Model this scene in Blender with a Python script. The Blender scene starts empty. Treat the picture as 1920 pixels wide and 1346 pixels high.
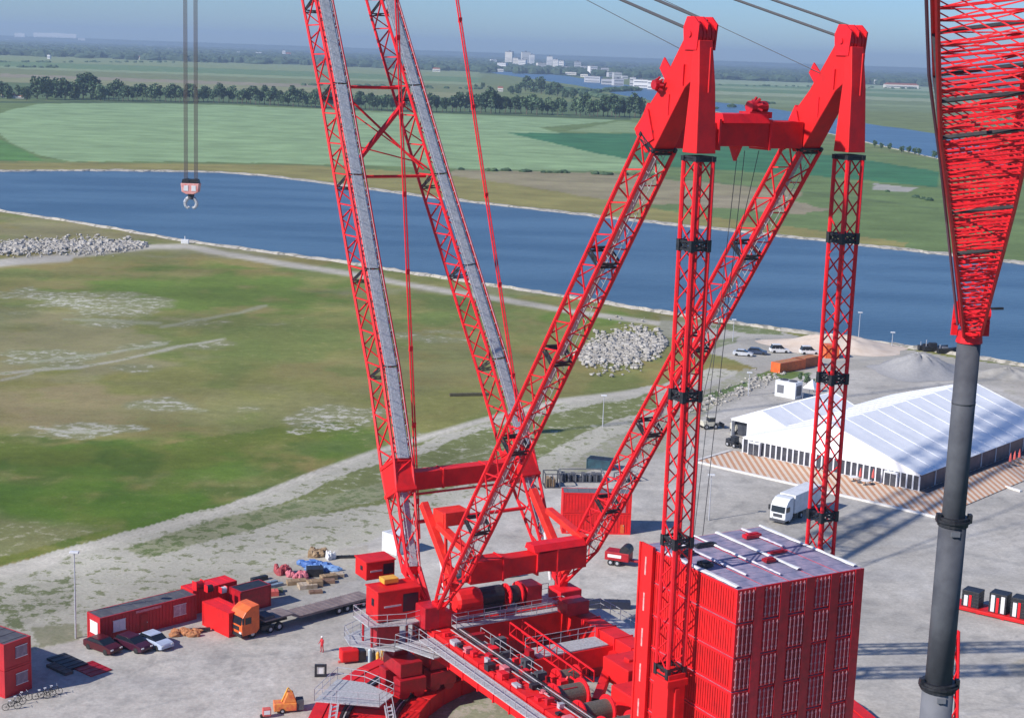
import bpy, math, random
import numpy as np
from mathutils import Vector, Matrix
R = math.radians
rnd = random.Random(7)
S = bpy.context.scene
COL = S.collection

# ------------------------------------------------------------ camera, sky, sun, exposure
CAM_H = 64.0; FOC = 3000.0                       # focal length in pixels of a 1920 wide frame
HOR_Y = 98.0; ROLL = math.atan(0.035)
PITCH = math.atan((673 - HOR_Y) * math.cos(ROLL) / FOC)
FW = Vector((0, math.cos(PITCH), -math.sin(PITCH)))
RT0 = Vector((1, 0, 0)); UP0 = RT0.cross(FW)
RT = math.cos(ROLL) * RT0 + math.sin(ROLL) * UP0
UP = -math.sin(ROLL) * RT0 + math.cos(ROLL) * UP0
EYE = Vector((0, 0, CAM_H))
cd = bpy.data.cameras.new('camera'); cam = bpy.data.objects.new('camera', cd); COL.objects.link(cam)
cd.sensor_width = 36; cd.lens = FOC / 1920 * 36; cd.clip_start = 1; cd.clip_end = 90000
m = Matrix((RT, UP, -FW)).transposed().to_4x4(); m.translation = EYE; cam.matrix_world = m
S.camera = cam

SUN_EL = R(33.5); SHADOW_AZ = R(33)                # direction the shadows run, from +X towards +Y
w = bpy.data.worlds.new('World'); S.world = w; w.use_nodes = True
nt = w.node_tree; bg = nt.nodes['Background']
sky = nt.nodes.new('ShaderNodeTexSky'); sky.sky_type = 'NISHITA'; sky.sun_disc = False
sky.sun_elevation = SUN_EL
sd = Vector((-math.cos(SHADOW_AZ), -math.sin(SHADOW_AZ), 0))     # horizontally towards the sun
sky.sun_rotation = math.atan2(sd.x, sd.y)
sky.altitude = 100; sky.air_density = 1.0; sky.dust_density = 0.3; sky.ozone_density = 5
tn = nt.nodes.new('ShaderNodeMix'); tn.data_type = 'RGBA'; tn.blend_type = 'MULTIPLY'; tn.inputs[0].default_value = 1; tn.inputs[7].default_value = (0.58, 0.77, 1.08, 1)
nt.links.new(sky.outputs[0], tn.inputs[6]); nt.links.new(tn.outputs[2], bg.inputs[0]); bg.inputs[1].default_value = 0.095
ld = bpy.data.lights.new('sun', 'SUN'); ld.energy = 4.3; ld.angle = R(0.6); ld.color = (1, 0.94, 0.86)
lo = bpy.data.objects.new('sun', ld); COL.objects.link(lo)
tosun = Vector((sd.x * math.cos(SUN_EL), sd.y * math.cos(SUN_EL), math.sin(SUN_EL)))
lo.rotation_euler = tosun.to_track_quat('Z', 'Y').to_euler(); lo.location = (-60, 60, 200)
S.view_settings.view_transform = 'Standard'; S.view_settings.look = 'None'
S.view_settings.exposure = 0.42; S.view_settings.gamma = 1

# ------------------------------------------------------------ helpers: photo measure -> metres
def ray(x, y): return FW + RT * ((x - 960) / FOC) - UP * ((y - 673) / FOC)
def G(x, y, z=0.0):
    r = ray(x, y); t = (z - CAM_H) / r.z; return EYE + r * t
def atD(x, y, d):                                # a point at ground distance d
    r = ray(x, y); return EYE + r * (d / r.y)

# ------------------------------------------------------------ materials
MATS = {}
def mat(name, c, c2=None, scale=2.0, rough=0.6, metal=0.0, bump=0.0, det=4, spec=0.5, coord='Object', mixlo=0.4, mixhi=0.65):
    if name in MATS: return MATS[name]
    M = bpy.data.materials.new(name); M.use_nodes = True; n = M.node_tree.nodes; l = M.node_tree.links
    b = n['Principled BSDF']; b.inputs['Roughness'].default_value = rough; b.inputs['Metallic'].default_value = metal
    b.inputs['Specular IOR Level'].default_value = spec
    b.inputs['Base Color'].default_value = (*c, 1)
    if c2 is not None or bump:
        tc = n.new('ShaderNodeTexCoord'); no = n.new('ShaderNodeTexNoise')
        no.inputs['Scale'].default_value = scale; no.inputs['Detail'].default_value = det; no.inputs['Roughness'].default_value = 0.65
        l.new(tc.outputs[coord], no.inputs['Vector'])
        if c2 is not None:
            cr = n.new('ShaderNodeValToRGB'); cr.color_ramp.elements[0].position = mixlo; cr.color_ramp.elements[1].position = mixhi
            cr.color_ramp.elements[0].color = (*c, 1); cr.color_ramp.elements[1].color = (*c2, 1)
            l.new(no.outputs['Fac'], cr.inputs[0]); l.new(cr.outputs[0], b.inputs['Base Color'])
        if bump:
            bp = n.new('ShaderNodeBump'); bp.inputs['Strength'].default_value = bump; bp.inputs['Distance'].default_value = 0.1
            l.new(no.outputs['Fac'], bp.inputs['Height']); l.new(bp.outputs[0], b.inputs['Normal'])
    MATS[name] = M; return M
def vary(M, lo_, hi_):
    n = M.node_tree.nodes; l = M.node_tree.links; b = n['Principled BSDF']; src = b.inputs['Base Color'].links[0].from_socket
    oi = n.new('ShaderNodeObjectInfo'); mr = n.new('ShaderNodeMapRange'); mr.inputs['To Min'].default_value = lo_; mr.inputs['To Max'].default_value = hi_; l.new(oi.outputs['Random'], mr.inputs[0])
    vm = n.new('ShaderNodeVectorMath'); vm.operation = 'SCALE'; l.new(src, vm.inputs[0]); l.new(mr.outputs[0], vm.inputs[3]); l.new(vm.outputs[0], b.inputs['Base Color'])
def stripes(name, ca, cb, period, axis='X', duty=0.5, rough=0.7, bump=0.0, noise=0.15, rot=0.0):
    M = bpy.data.materials.new(name); M.use_nodes = True; n = M.node_tree.nodes; l = M.node_tree.links
    b = n['Principled BSDF']; b.inputs['Roughness'].default_value = rough
    tc = n.new('ShaderNodeTexCoord'); sx = n.new('ShaderNodeSeparateXYZ'); mp = n.new('ShaderNodeMapping'); mp.inputs['Rotation'].default_value = (0, 0, rot); l.new(tc.outputs['Object'], mp.inputs[0]); l.new(mp.outputs[0], sx.inputs[0])
    d = n.new('ShaderNodeMath'); d.operation = 'DIVIDE'; d.inputs[1].default_value = period; l.new(sx.outputs[axis], d.inputs[0])
    f = n.new('ShaderNodeMath'); f.operation = 'FRACT'; l.new(d.outputs[0], f.inputs[0])
    g = n.new('ShaderNodeMath'); g.operation = 'LESS_THAN'; g.inputs[1].default_value = duty; l.new(f.outputs[0], g.inputs[0])
    mx = n.new('ShaderNodeMix'); mx.data_type = 'RGBA'; l.new(g.outputs[0], mx.inputs[0])
    no = n.new('ShaderNodeTexNoise'); no.inputs['Scale'].default_value = 1.3; no.inputs['Detail'].default_value = 5; l.new(tc.outputs['Object'], no.inputs[0])
    mx.inputs[6].default_value = (*cb, 1); mx.inputs[7].default_value = (*ca, 1)
    m2 = n.new('ShaderNodeMix'); m2.data_type = 'RGBA'; m2.blend_type = 'MULTIPLY'; m2.inputs[0].default_value = noise * 4
    l.new(mx.outputs[2], m2.inputs[6]); l.new(no.outputs['Fac'], m2.inputs[7])
    l.new(m2.outputs[2] if noise else mx.outputs[2], b.inputs['Base Color'])
    if bump:
        bp = n.new('ShaderNodeBump'); bp.inputs['Strength'].default_value = bump; bp.inputs['Distance'].default_value = 0.05
        l.new(g.outputs[0], bp.inputs['Height']); l.new(bp.outputs[0], b.inputs['Normal'])
    return M
RED = mat('red_paint', (0.78, 0.013, 0.022), (0.50, 0.014, 0.022), 1.3, 0.5, bump=0.03, det=9, spec=.35, mixlo=.42, mixhi=.8)
RED2 = mat('red_panel', (0.78, 0.016, 0.018), (0.46, 0.016, 0.018), 0.8, 0.55, bump=0.04, det=10, spec=.3, mixlo=.42, mixhi=.85)
DRED = mat('dark_red_paint_and_door_shade', (0.50, 0.010, 0.022), (0.34, 0.010, 0.018), 1.5, 0.45)  # real dark red parts; on the container door side it paints in shade
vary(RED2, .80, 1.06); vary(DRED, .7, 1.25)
ORED = mat('orange_red_paint', (0.82, 0.035, 0.02), (0.66, 0.02, 0.016), 1.0, 0.45)
BLACK = mat('black_steel', (0.012, 0.013, 0.018), (0.03, 0.03, 0.035), 3, 0.5)
GRATE = mat('galvanised_grating', (0.34, 0.355, 0.37), (0.54, 0.56, 0.58), 5, 0.55, 0.1, bump=0.3, det=6)
GALV = mat('galvanised_rail', (0.42, 0.43, 0.46), (0.55, 0.56, 0.6), 3, 0.4, 0.2)
ROPE = mat('steel_rope', (0.085, 0.085, 0.09), None, rough=0.5, metal=0.3)
BRONZE = mat('rope_on_drum', (0.12, 0.11, 0.09), (0.20, 0.18, 0.14), 9, 0.5, 0.3, bump=0.3)
WHITE = mat('white_paint', (0.72, 0.73, 0.74), (0.60, 0.61, 0.62), 1.2, 0.45)
TENT = mat('tent_canvas', (0.86, 0.87, 0.88), (0.76, 0.78, 0.81), 0.3, 0.6, bump=0.15, det=7)
GLASS = mat('dark_glass', (0.015, 0.02, 0.03), None, rough=0.12)
CHROME = mat('pale_rod', (0.56, 0.26, 0.29), (0.44, 0.15, 0.18), 4, 0.35, 0.2)
TYRE = mat('tyre_rubber', (0.015, 0.015, 0.016), (0.03, 0.03, 0.03), 8, 0.85)
ORANGE = mat('orange_paint', (0.80, 0.15, 0.03), (0.62, 0.11, 0.03), 1.2, 0.4)
YELLOW = mat('yellow_paint', (0.75, 0.42, 0.05), (0.6, 0.3, 0.05), 1.5, 0.5)
GREY = mat('grey_steel', (0.062, 0.065, 0.078), (0.095, 0.10, 0.115), 0.5, 0.7, bump=0.05, spec=.25)
GREYL = mat('light_grey_steel', (0.13, 0.135, 0.155), (0.17, 0.175, 0.195), 0.5, 0.7, spec=.25)
ROOFD = mat('dark_roof', (0.07, 0.07, 0.085), (0.11, 0.11, 0.12), 0.8, 0.75, bump=0.1)
ROOFC = mat('dusty_container_roof', (0.20, 0.20, 0.30), (0.38, 0.32, 0.42), 0.9, 0.6, bump=0.1, det=6)
WOOD = mat('timber', (0.26, 0.17, 0.09), (0.36, 0.26, 0.16), 2, 0.8, bump=0.2)
BLUE = mat('blue_tarp', (0.05, 0.14, 0.42), (0.12, 0.24, 0.5), 1, 0.6, bump=0.3)
TARP = mat('white_sheet', (0.62, 0.60, 0.66), (0.45, 0.43, 0.52), 1.5, 0.6, bump=0.2)
PINKM = mat('faded_pink', (.7, .22, .25), (.5, .1, .12), 3, .6)
SKIN = mat('skin', (0.5, 0.28, 0.2)); HELM = mat('white_helmet', (0.8, 0.8, 0.8), rough=0.3)
CLOTH = mat('red_overall', (0.55, 0.03, 0.04), (0.45, 0.03, 0.04), 5, 0.9)
ROCK = mat('broken_concrete', (0.30, 0.28, 0.245), (0.52, 0.49, 0.44), 0.7, 0.95, bump=0.6)
SAND = mat('pale_sand', (0.58, 0.47, 0.37), (0.66, 0.56, 0.46), 0.3, 0.95, bump=0.3)
GRAVEL = mat('grey_gravel', (0.30, 0.295, 0.29), (0.36, 0.355, 0.35), 2, 0.95, bump=0.4)
CONC = mat('pale_concrete', (0.62, 0.60, 0.57), (0.74, 0.72, 0.69), 1.0, 0.85)
LEAF = [mat('foliage_' + n, a, b, 0.35, 0.7, coord='Object') for n, a, b in (
    ('deep', (0.035, 0.075, 0.035), (0.065, 0.12, 0.045)), ('mid', (0.05, 0.10, 0.045), (0.09, 0.155, 0.06)), ('pale', (0.08, 0.14, 0.07), (0.12, 0.19, 0.085)))]
BARK = mat('bark', (0.10, 0.075, 0.05), (0.16, 0.12, 0.09), 3, 0.9)

# ------------------------------------------------------------ mesh builder
class MB:
    def __init__(s): s.v = []; s.f = []
    def add(s, vs, fs):
        o = len(s.v); s.v += [tuple(v) for v in vs]; s.f += [tuple(i + o for i in f) for f in fs]; return s
    def frame(s, o, ex, ey, ez, a, b, c):      # box centred at o with half sizes a,b,c along the axes
        vs = [Vector(o) + ex * (sx * a) + ey * (sy * b) + ez * (sz * c) for sz in (-1, 1) for sx, sy in ((-1, -1), (1, -1), (1, 1), (-1, 1))]
        return s.add(vs, [(3, 2, 1, 0), (4, 5, 6, 7), (0, 1, 5, 4), (1, 2, 6, 5), (2, 3, 7, 6), (3, 0, 4, 7)])
    def box(s, x0, x1, y0, y1, z0, z1):
        return s.frame(((x0 + x1) / 2, (y0 + y1) / 2, (z0 + z1) / 2), Vector((1, 0, 0)), Vector((0, 1, 0)), Vector((0, 0, 1)), abs(x1 - x0) / 2, abs(y1 - y0) / 2, abs(z1 - z0) / 2)
    def bar(s, p, q, wd, ht, up=Vector((0, 0, 1))):
        p = Vector(p); q = Vector(q); d = q - p; L = d.length
        if L < 1e-6: return s
        d /= L; side = d.cross(up)
        if side.length < 1e-3: side = d.cross(Vector((1, 0, 0)))
        side.normalize(); u2 = side.cross(d)
        return s.frame((p + q) / 2, side, d, u2, wd / 2, L / 2, ht / 2)
    def tube(s, p, q, r, n=6, r2=None, cap=True):
        p = Vector(p); q = Vector(q); d = q - p
        if d.length < 1e-6: return s
        d.normalize(); r2 = r if r2 is None else r2
        a = d.cross(Vector((0, 0, 1)));
        if a.length < 1e-3: a = Vector((1, 0, 0))
        a.normalize(); b = d.cross(a); vs = []
        for c, rr in ((p, r), (q, r2)):
            for k in range(n):
                t = 2 * math.pi * (k + 0.5) / n; vs.append(c + (a * math.cos(t) + b * math.sin(t)) * rr)
        fs = [(k, (k + 1) % n, n + (k + 1) % n, n + k) for k in range(n)]
        if cap: fs += [tuple(range(n - 1, -1, -1)), tuple(range(n, 2 * n))]
        return s.add(vs, fs)
    def prism(s, poly, fn, t0, t1):            # polygon (a,b) pushed between t0 and t1; fn(a,b,t)->point
        n = len(poly); vs = [fn(a, b, t) for t in (t0, t1) for a, b in poly]
        fs = [(k, (k + 1) % n, n + (k + 1) % n, n + k) for k in range(n)] + [tuple(range(n - 1, -1, -1)), tuple(range(n, 2 * n))]
        return s.add(vs, fs)
    def loft(s, rings, close=True):
        n = len(rings[0]); o = []
        for r in rings: o += list(r)
        fs = [(i * n + k, i * n + (k + 1) % n, (i + 1) * n + (k + 1) % n, (i + 1) * n + k) for i in range(len(rings) - 1) for k in range(n)]
        if close: fs += [tuple(range(n - 1, -1, -1)), tuple((len(rings) - 1) * n + k for k in range(n))]
        return s.add(o, fs)
    def blob(s, c, rx, ry, rz, jit=0.2, seg=8, rr=rnd):
        rings = []
        for i in range(1, 5):
            th = math.pi * i / 5
            rings.append([(c[0] + rx * math.sin(th) * math.cos(2 * math.pi * k / seg) * (1 + jit * rr.uniform(-1, 1)),
                           c[1] + ry * math.sin(th) * math.sin(2 * math.pi * k / seg) * (1 + jit * rr.uniform(-1, 1)),
                           c[2] - rz * math.cos(th) * (1 + jit * rr.uniform(-1, 1))) for k in range(seg)])
        return s.loft(rings)
    def build(s, name, mt, parent=None, smooth=False, bevel=0):
        me = bpy.data.meshes.new(name); me.from_pydata(s.v, [], s.f); me.update()
        me.materials.append(mt); o = bpy.data.objects.new(name, me); COL.objects.link(o)
        if parent: o.parent = parent
        if smooth:
            for p in me.polygons: p.use_smooth = True
        if bevel:
            b = o.modifiers.new('bevel', 'BEVEL'); b.width = bevel; b.segments = 2; b.limit_method = 'ANGLE'
        return o
def tag(o, label=None, cat=None, group=None, kind=None):
    if label: o['label'] = label
    if cat: o['category'] = cat
    if group: o['group'] = group
    if kind: o['kind'] = kind
    return o
def thing(name, label, cat, loc=(0, 0, 0), rz=0.0, group=None):
    o = bpy.data.objects.new(name, None); COL.objects.link(o); o.location = loc; o.rotation_euler = (0, 0, rz)
    o.empty_display_size = 0.5
    return tag(o, label, cat, group)
def copy_tree(o, parent=None):
    c = o.copy(); COL.objects.link(c); c.parent = parent
    for ch in list(o.children): copy_tree(ch, c)
    return c
ORD = ['first', 'second', 'third', 'fourth', 'fifth', 'sixth', 'seventh', 'eighth', 'ninth', 'tenth', 'eleventh', 'twelfth', 'thirteenth', 'fourteenth', 'fifteenth', 'sixteenth', 'seventeenth', 'eighteenth', 'nineteenth']
def ordinal(k):                                  # 0 based
    k += 1
    if k < 20: return ORD[k - 1]
    t = ['', '', 'twenty', 'thirty', 'forty', 'fifty', 'sixty', 'seventy', 'eighty', 'ninety', 'hundred']
    d, r = divmod(k, 10)
    tens = t[d] if d <= 10 else 'hundred and ' + (ORD[(k - 101)] if k - 100 < 20 else t[(k - 100) // 10])
    if d > 10: return tens
    return tens + ('-' + ORD[r - 1] if r else ('th' if tens == 'hundred' else '')).replace('', '') if r else (tens[:-1] + 'ieth' if tens != 'hundred' else 'hundredth')

# ------------------------------------------------------------ numpy noise
def _h(i, j, sd): 
    x = np.sin(i * 127.1 + j * 311.7 + sd * 74.7) * 43758.5453; return x - np.floor(x)
def vnoise(x, y, sd=0):
    i = np.floor(x); j = np.floor(y); fx = x - i; fy = y - j; fx = fx * fx * (3 - 2 * fx); fy = fy * fy * (3 - 2 * fy)
    return (_h(i, j, sd) * (1 - fx) + _h(i + 1, j, sd) * fx) * (1 - fy) + (_h(i, j + 1, sd) * (1 - fx) + _h(i + 1, j + 1, sd) * fx) * fy
def fbm(x, y, sd=0, o=4):
    s = 0; a = 0.5
    for k in range(o): s = s + a * vnoise(x * 2 ** k, y * 2 ** k, sd + k); a *= 0.5
    return s / (1 - 0.5 ** o)
def topx(X, Y):                                  # numpy: ground point -> photo measure
    dz = -CAM_H; d = X * FW.x + Y * FW.y + dz * FW.z
    a = X * RT.x + Y * RT.y + dz * RT.z; b = X * UP.x + Y * UP.y + dz * UP.z
    return 960 + FOC * a / d, 673 - FOC * b / d
def inpoly(px, py, P):
    ins = np.zeros(px.shape, bool); n = len(P)
    for k in range(n):
        x0, y0 = P[k]; x1, y1 = P[(k + 1) % n]
        if y0 == y1: continue
        c = ((y0 > py) != (y1 > py)) & (px < (x1 - x0) * (py - y0) / (y1 - y0) + x0); ins ^= c
    return ins
def dline(px, py, P):
    d = np.full(px.shape, 1e9)
    for k in range(len(P) - 1):
        x0, y0 = P[k]; x1, y1 = P[k + 1]; dx, dy = x1 - x0, y1 - y0
        t = np.clip(((px - x0) * dx + (py - y0) * dy) / (dx * dx + dy * dy), 0, 1)
        d = np.minimum(d, np.hypot(px - x0 - t * dx, py - y0 - t * dy))
    return d

# ------------------------------------------------------------ the ground: one sheet, land cover as a colour map in metres
FARBANK = [(-500, 318), (0, 321), (200, 320), (400, 323), (500, 330), (620, 345), (820, 372), (1000, 392), (1200, 415), (1400, 436), (1620, 460), (1920, 494), (2500, 565)]
NEARBANK = [(-500, 330), (-200, 355), (0, 396), (160, 420), (350, 453), (650, 493), (800, 517), (1000, 547), (1240, 586), (1460, 618), (1620, 640), (1740, 656), (1920, 686), (2500, 775)]
def ground():
    ys = [70.0]
    while ys[-1] < 16000: ys.append(ys[-1] * (1.004 if ys[-1] < 420 else 1.008 if ys[-1] < 900 else 1.011))
    ys = np.array(ys); us = np.linspace(-0.56, 0.56, 640)
    Y, U = np.meshgrid(ys, us, indexing='ij'); X = U * Y
    px, py = topx(X, Y)
    nx = fbm(X / 14, Y / 14, 3) - 0.5; ny = fbm(X / 14, Y / 14, 9) - 0.5
    n = X.shape
    C = np.zeros(n + (3,)); C2 = np.zeros(n + (3,)); K = np.zeros(n); C[:] = (0.16, 0.165, 0.065); C2[:] = (0.30, 0.27, 0.17); K[:] = 0.15
    def put(mask, c=None, c2=None, k=None, a=1.0):
        mk = np.clip(mask * a, 0, 1)
        if c is not None: C[:] = C * (1 - mk[..., None]) + np.array(c) * mk[..., None]
        if c2 is not None: C2[:] = C2 * (1 - mk[..., None]) + np.array(c2) * mk[..., None]
        if k is not None: K[:] = K * (1 - mk) + k * mk
    def poly(P, c=None, c2=None, k=None, w=0.0, wy=None, a=1.0, soft=0):
        wy = w * 0.5 if wy is None else wy; ms = 0; cnt = 0
        offs = [(0, 0)] if not soft else [(-soft, 0), (soft, 0), (0, -soft * .5), (0, soft * .5), (0, 0)]
        for ox, oy in offs: ms = ms + inpoly(px + nx * w * 2 + ox, py + ny * wy * 2 + oy, P); cnt += 1
        put(ms / cnt, c, c2, k, a)
    def line(P, hw, c, c2=None, k=None, w=0.0, a=1.0):
        d = dline(px + nx * w, py + ny * w, P); put(np.clip((hw * 1.45 - d) / (hw * 0.9), 0, 1), c, c2, k, a)
    def spot(cx, cy, rx, ry, c, c2=None, k=None, a=1.0, w=0.9, sd=0):
        q = ((px - cx) / rx) ** 2 + ((py - cy) / ry) ** 2
        nn = fbm(X / 9, Y / 9, 20 + sd) - 0.5; put(np.clip((1.15 - q + nn * 2 * w * 1.6) * 1.2, 0, 1), c, c2, k, a)
    far = [(-3000, 321)] + FARBANK[1:] + [(4000, 760), (4000, -500), (-3000, -500)]
    # land beyond the canal
    poly(far, (0.16, 0.20, 0.075), (0.24, 0.23, 0.12), 0.2)
    wood = (0.05, 0.085, 0.045)
    H = lambda x: 98 + 0.035 * (x - 960)
    # distant plain in bands measured below the horizon
    def band(x0, x1, a0, a1, c, w=3, a=1.0): poly([(x0, H(x0) + a0), (x1, H(x1) + a0), (x1, H(x1) + a1), (x0, H(x0) + a1)], c, c, 0.1, w=w * 6, wy=w * .4, a=a)
    band(-900, 2900, -5, 42, wood, 1)
    band(-900, 900, 38, 56, (0.22, 0.27, 0.12)); band(-900, 900, 50, 60, (0.14, 0.22, 0.09)); band(-900, 900, 60, 66, (0.24, 0.30, 0.15))
    band(-900, 940, 64, 82, (0.18, 0.21, 0.09)); band(0, 600, 74, 80, (0.27, 0.24, 0.16)); band(-900, 900, 80, 92, (0.24, 0.25, 0.12))
    band(1330, 2900, 38, 47, (0.26, 0.33, 0.19)); band(1330, 2900, 46, 60, (0.13, 0.21, 0.09)); band(1330, 2900, 60, 66, (0.27, 0.32, 0.18)); band(1330, 2900, 66, 86, (0.17, 0.22, 0.10))
    band(1330, 2900, 50, 54, (0.22, 0.29, 0.15), 1); band(1330, 2900, 73, 77, (0.21, 0.27, 0.13), 1)
    band(-900, 1330, 90, 122, (0.10, 0.15, 0.06))
    # crops
    poly([(-1500, 188), (0, 190), (400, 196), (700, 204), (900, 212), (1180, 222), (1300, 228), (1300, 240), (1760, 300), (2600, 420), (2600, 600), (0, 330), (-1500, 330)], (0.14, 0.20, 0.07), (0.20, 0.22, 0.10), 0.3, w=3)
    poly([(0, 214), (20, 206), (70, 196), (200, 193), (420, 197), (700, 210), (900, 216), (1160, 226), (1010, 240), (1250, 300), (1250, 322), (900, 318), (560, 307), (300, 303), (130, 303), (70, 290), (20, 268), (0, 252), (-30, 232)], (0.255, 0.365, 0.185), (0.22, 0.33, 0.155), 0.45, w=2, wy=1)
    poly([(-400, 262), (0, 262), (30, 275), (85, 302), (-400, 300)], (0.10, 0.21, 0.06), None, 0.1, w=2)
    poly([(950, 249), (1250, 252), (1330, 262), (1620, 300), (1760, 322), (1760, 352), (1560, 332), (1250, 312), (1120, 288)], (0.05, 0.165, 0.07), (0.06, 0.185, 0.075), 0.3, w=2, wy=1)
    poly([(1160, 228), (1330, 240), (1330, 252), (1060, 247)], (0.22, 0.30, 0.14), None, 0.2, w=2)
    poly([(850, 318), (1150, 326), (1270, 338), (1500, 356), (1500, 372), (1250, 384), (1000, 366), (850, 340)], (0.29, 0.25, 0.15), (0.24, 0.25, 0.11), 0.4, w=10, wy=4)
    poly([(1280, 360), (1450, 372), (1560, 392), (1500, 402), (1280, 385)], (0.29, 0.25, 0.16), None, 0.3, w=10, wy=4)
    poly([(1640, 345), (1720, 352), (1700, 362), (1630, 356)], (0.36, 0.35, 0.30), None, 0.3, w=8, wy=3)
    line([(850, 318), (1100, 322), (1260, 334), (1560, 366), (1760, 392)], 1.5, (0.10, 0.14, 0.06), a=0.7)
    poly([(0, 303), (560, 308), (850, 330), (1000, 352), (1250, 395), (1700, 455), (1700, 466), (1200, 414), (820, 371), (500, 330), (0, 320)], (0.26, 0.23, 0.08), (0.17, 0.20, 0.06), 0.4, w=4, wy=2)
    line([(0, 305), (300, 306), (560, 309), (850, 320)], 1.2, (0.12, 0.16, 0.06), a=0.7)
    line([(0, 192), (420, 193), (700, 207), (900, 214), (1180, 224)], 1.4, (0.06, 0.10, 0.05))
    # near land
    near = NEARBANK + [(2500, 3000), (-500, 3000)]
    OL = (0.21, 0.21, 0.065)
    poly(near, OL, (0.24, 0.22, 0.10), 0.35)
    fld = inpoly(px, py, near); f1 = fbm(X / 30, Y / 45, 50); f2 = fbm(X / 11, Y / 16, 51); f3 = fbm(X / 22, Y / 30, 52)
    ss = lambda t, a, b: np.clip((t - a) / (b - a), 0, 1)
    put(fld * ss(f1, .50, .60), (0.23, 0.20, 0.075), (0.16, 0.18, 0.06), .4, .8); put(fld * ss(f2, .52, .62), (0.15, 0.185, 0.05), None, None, .7); put(fld * ss(f3, .56, .66), (0.26, 0.20, 0.07), None, None, .6)
    spot(150, 430, 330, 26, (0.25, 0.225, 0.115), a=.8); spot(500, 470, 300, 14, (0.23, 0.22, 0.12), a=.8); spot(900, 545, 300, 10, (0.22, 0.22, 0.12), a=.7)
    GRN = (0.115, 0.185, 0.03)
    spot(380, 545, 260, 45, GRN, (0.17, 0.21, 0.06), .3, .85, sd=1); spot(480, 640, 240, 45, (0.15, 0.19, 0.05), a=.7, sd=2)
    spot(880, 580, 150, 35, (0.13, 0.18, 0.045), a=.8, sd=3); spot(1090, 600, 90, 22, GRN, a=.8, sd=4)
    spot(100, 640, 260, 70, (0.26, 0.235, 0.12), (0.20, 0.20, 0.08), .4, .85, sd=5); spot(110, 770, 240, 45, (0.28, 0.225, 0.115), (0.21, 0.19, 0.09), .4, .85, sd=6)
    spot(420, 760, 330, 40, (0.215, 0.205, 0.085), a=.7, sd=7); spot(850, 680, 150, 50, (0.20, 0.20, 0.08), a=.7, sd=8)
    spot(250, 860, 430, 38, (0.08, 0.15, 0.018), (0.13, 0.17, 0.04), .3, .9, sd=9); spot(150, 960, 420, 60, (0.075, 0.145, 0.017), (0.13, 0.16, 0.04), .35, .95, sd=10)
    spot(640, 830, 120, 25, (0.11, 0.16, 0.04), a=.8, sd=11); spot(430, 900, 200, 40, (0.12, 0.165, 0.045), a=.6, sd=31); spot(0, 600, 120, 35, (0.13, 0.16, 0.06), a=.5, sd=32)
    WS = (0.42, 0.40, 0.33)
    for i, (cx, cy, rx, ry, a) in enumerate([(180, 572, 120, 17, .55), (90, 560, 90, 14, .5), (300, 606, 150, 8, .45), (110, 672, 110, 15, .5), (330, 648, 110, 8, .45), (330, 765, 110, 12, .55), (150, 808, 90, 11, .7), (640, 785, 80, 20, .65), (600, 800, 50, 10, .6), (820, 632, 60, 10, .25), (780, 820, 30, 10, .4), (230, 690, 60, 8, .3)]):
        spot(cx, cy, rx * 1.1, ry * 1.1, (0.22, 0.225, 0.115), (0.43, 0.415, 0.35), .36 + a * .17, .8, w=1.6, sd=40 + i)
    for k, (P_, c_) in enumerate((([(0, 700), (150, 690), (300, 658), (420, 636)], (.42, .40, .33)), ([(60, 680), (200, 660), (310, 645)], (.36, .36, .27)), ([(0, 712), (60, 700)], (.36, .34, .26)), ([(300, 612), (420, 590), (500, 575)], (.30, .30, .2)), ([(60, 800), (130, 812), (210, 806)], (.5, .48, .42)), ([(120, 600), (300, 604)], (.3, .3, .2)))): line(P_, 2.2, c_, (.15, .19, .06), .42, w=9, a=.75)
    grn2 = inpoly(px + nx * 20, py + ny * 12, [(-300, 800), (300, 835), (520, 800), (720, 790), (720, 850), (400, 955), (150, 1020), (0, 1060), (-300, 1130)]); h1 = fbm(X / 7, Y / 9, 60); h2 = fbm(X / 18, Y / 20, 61)
    put(grn2 * ss(h1, .45, .6), (0.10, 0.165, 0.022), None, None, .7); put(grn2 * ss(h2, .52, .62), (0.135, 0.155, 0.03), None, None, .6); put(grn2 * ss(1 - h1, .58, .7), (0.065, 0.12, 0.018), None, None, .6)
    edge = inpoly(px + nx * 30, py + ny * 16, [(-300, 960), (60, 940), (300, 905), (480, 900), (300, 965), (120, 1015), (0, 1045), (-300, 1130)]); put(edge * ss(h2, .4, .6), (0.20, 0.20, 0.09), (.34, .32, .22), .42, .75)
    DIRT = (0.49, 0.46, 0.385)
    # strip of sand and tufts between the green field and the yard
    poly([(-400, 1160), (0, 1062), (150, 1022), (400, 950), (700, 850), (930, 790), (1100, 745), (1240, 722), (1330, 690), (1400, 700), (1400, 800), (1240, 1000), (760, 1180), (-400, 1500)], (0.43, 0.41, 0.335), (0.18, 0.19, 0.105), 0.415, w=12, wy=10)
    poly([(700, 870), (930, 800), (1230, 735), (1240, 760), (1130, 800), (980, 870), (800, 930), (500, 985), (450, 975)], (0.165, 0.185, 0.07), (0.36, 0.35, 0.26), 0.40, w=14, wy=9)
    poly([(230, 1028), (450, 962), (760, 895), (740, 928), (480, 992), (280, 1045)], (0.27, 0.275, 0.16), (0.11, 0.145, 0.05), 0.47, w=22, wy=12, a=.9)
    poly([(0, 1100), (150, 1075), (130, 1140), (0, 1200)], (0.36, 0.345, 0.27), (0.13, 0.15, 0.07), 0.47, w=20, wy=12, a=.8)
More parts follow.
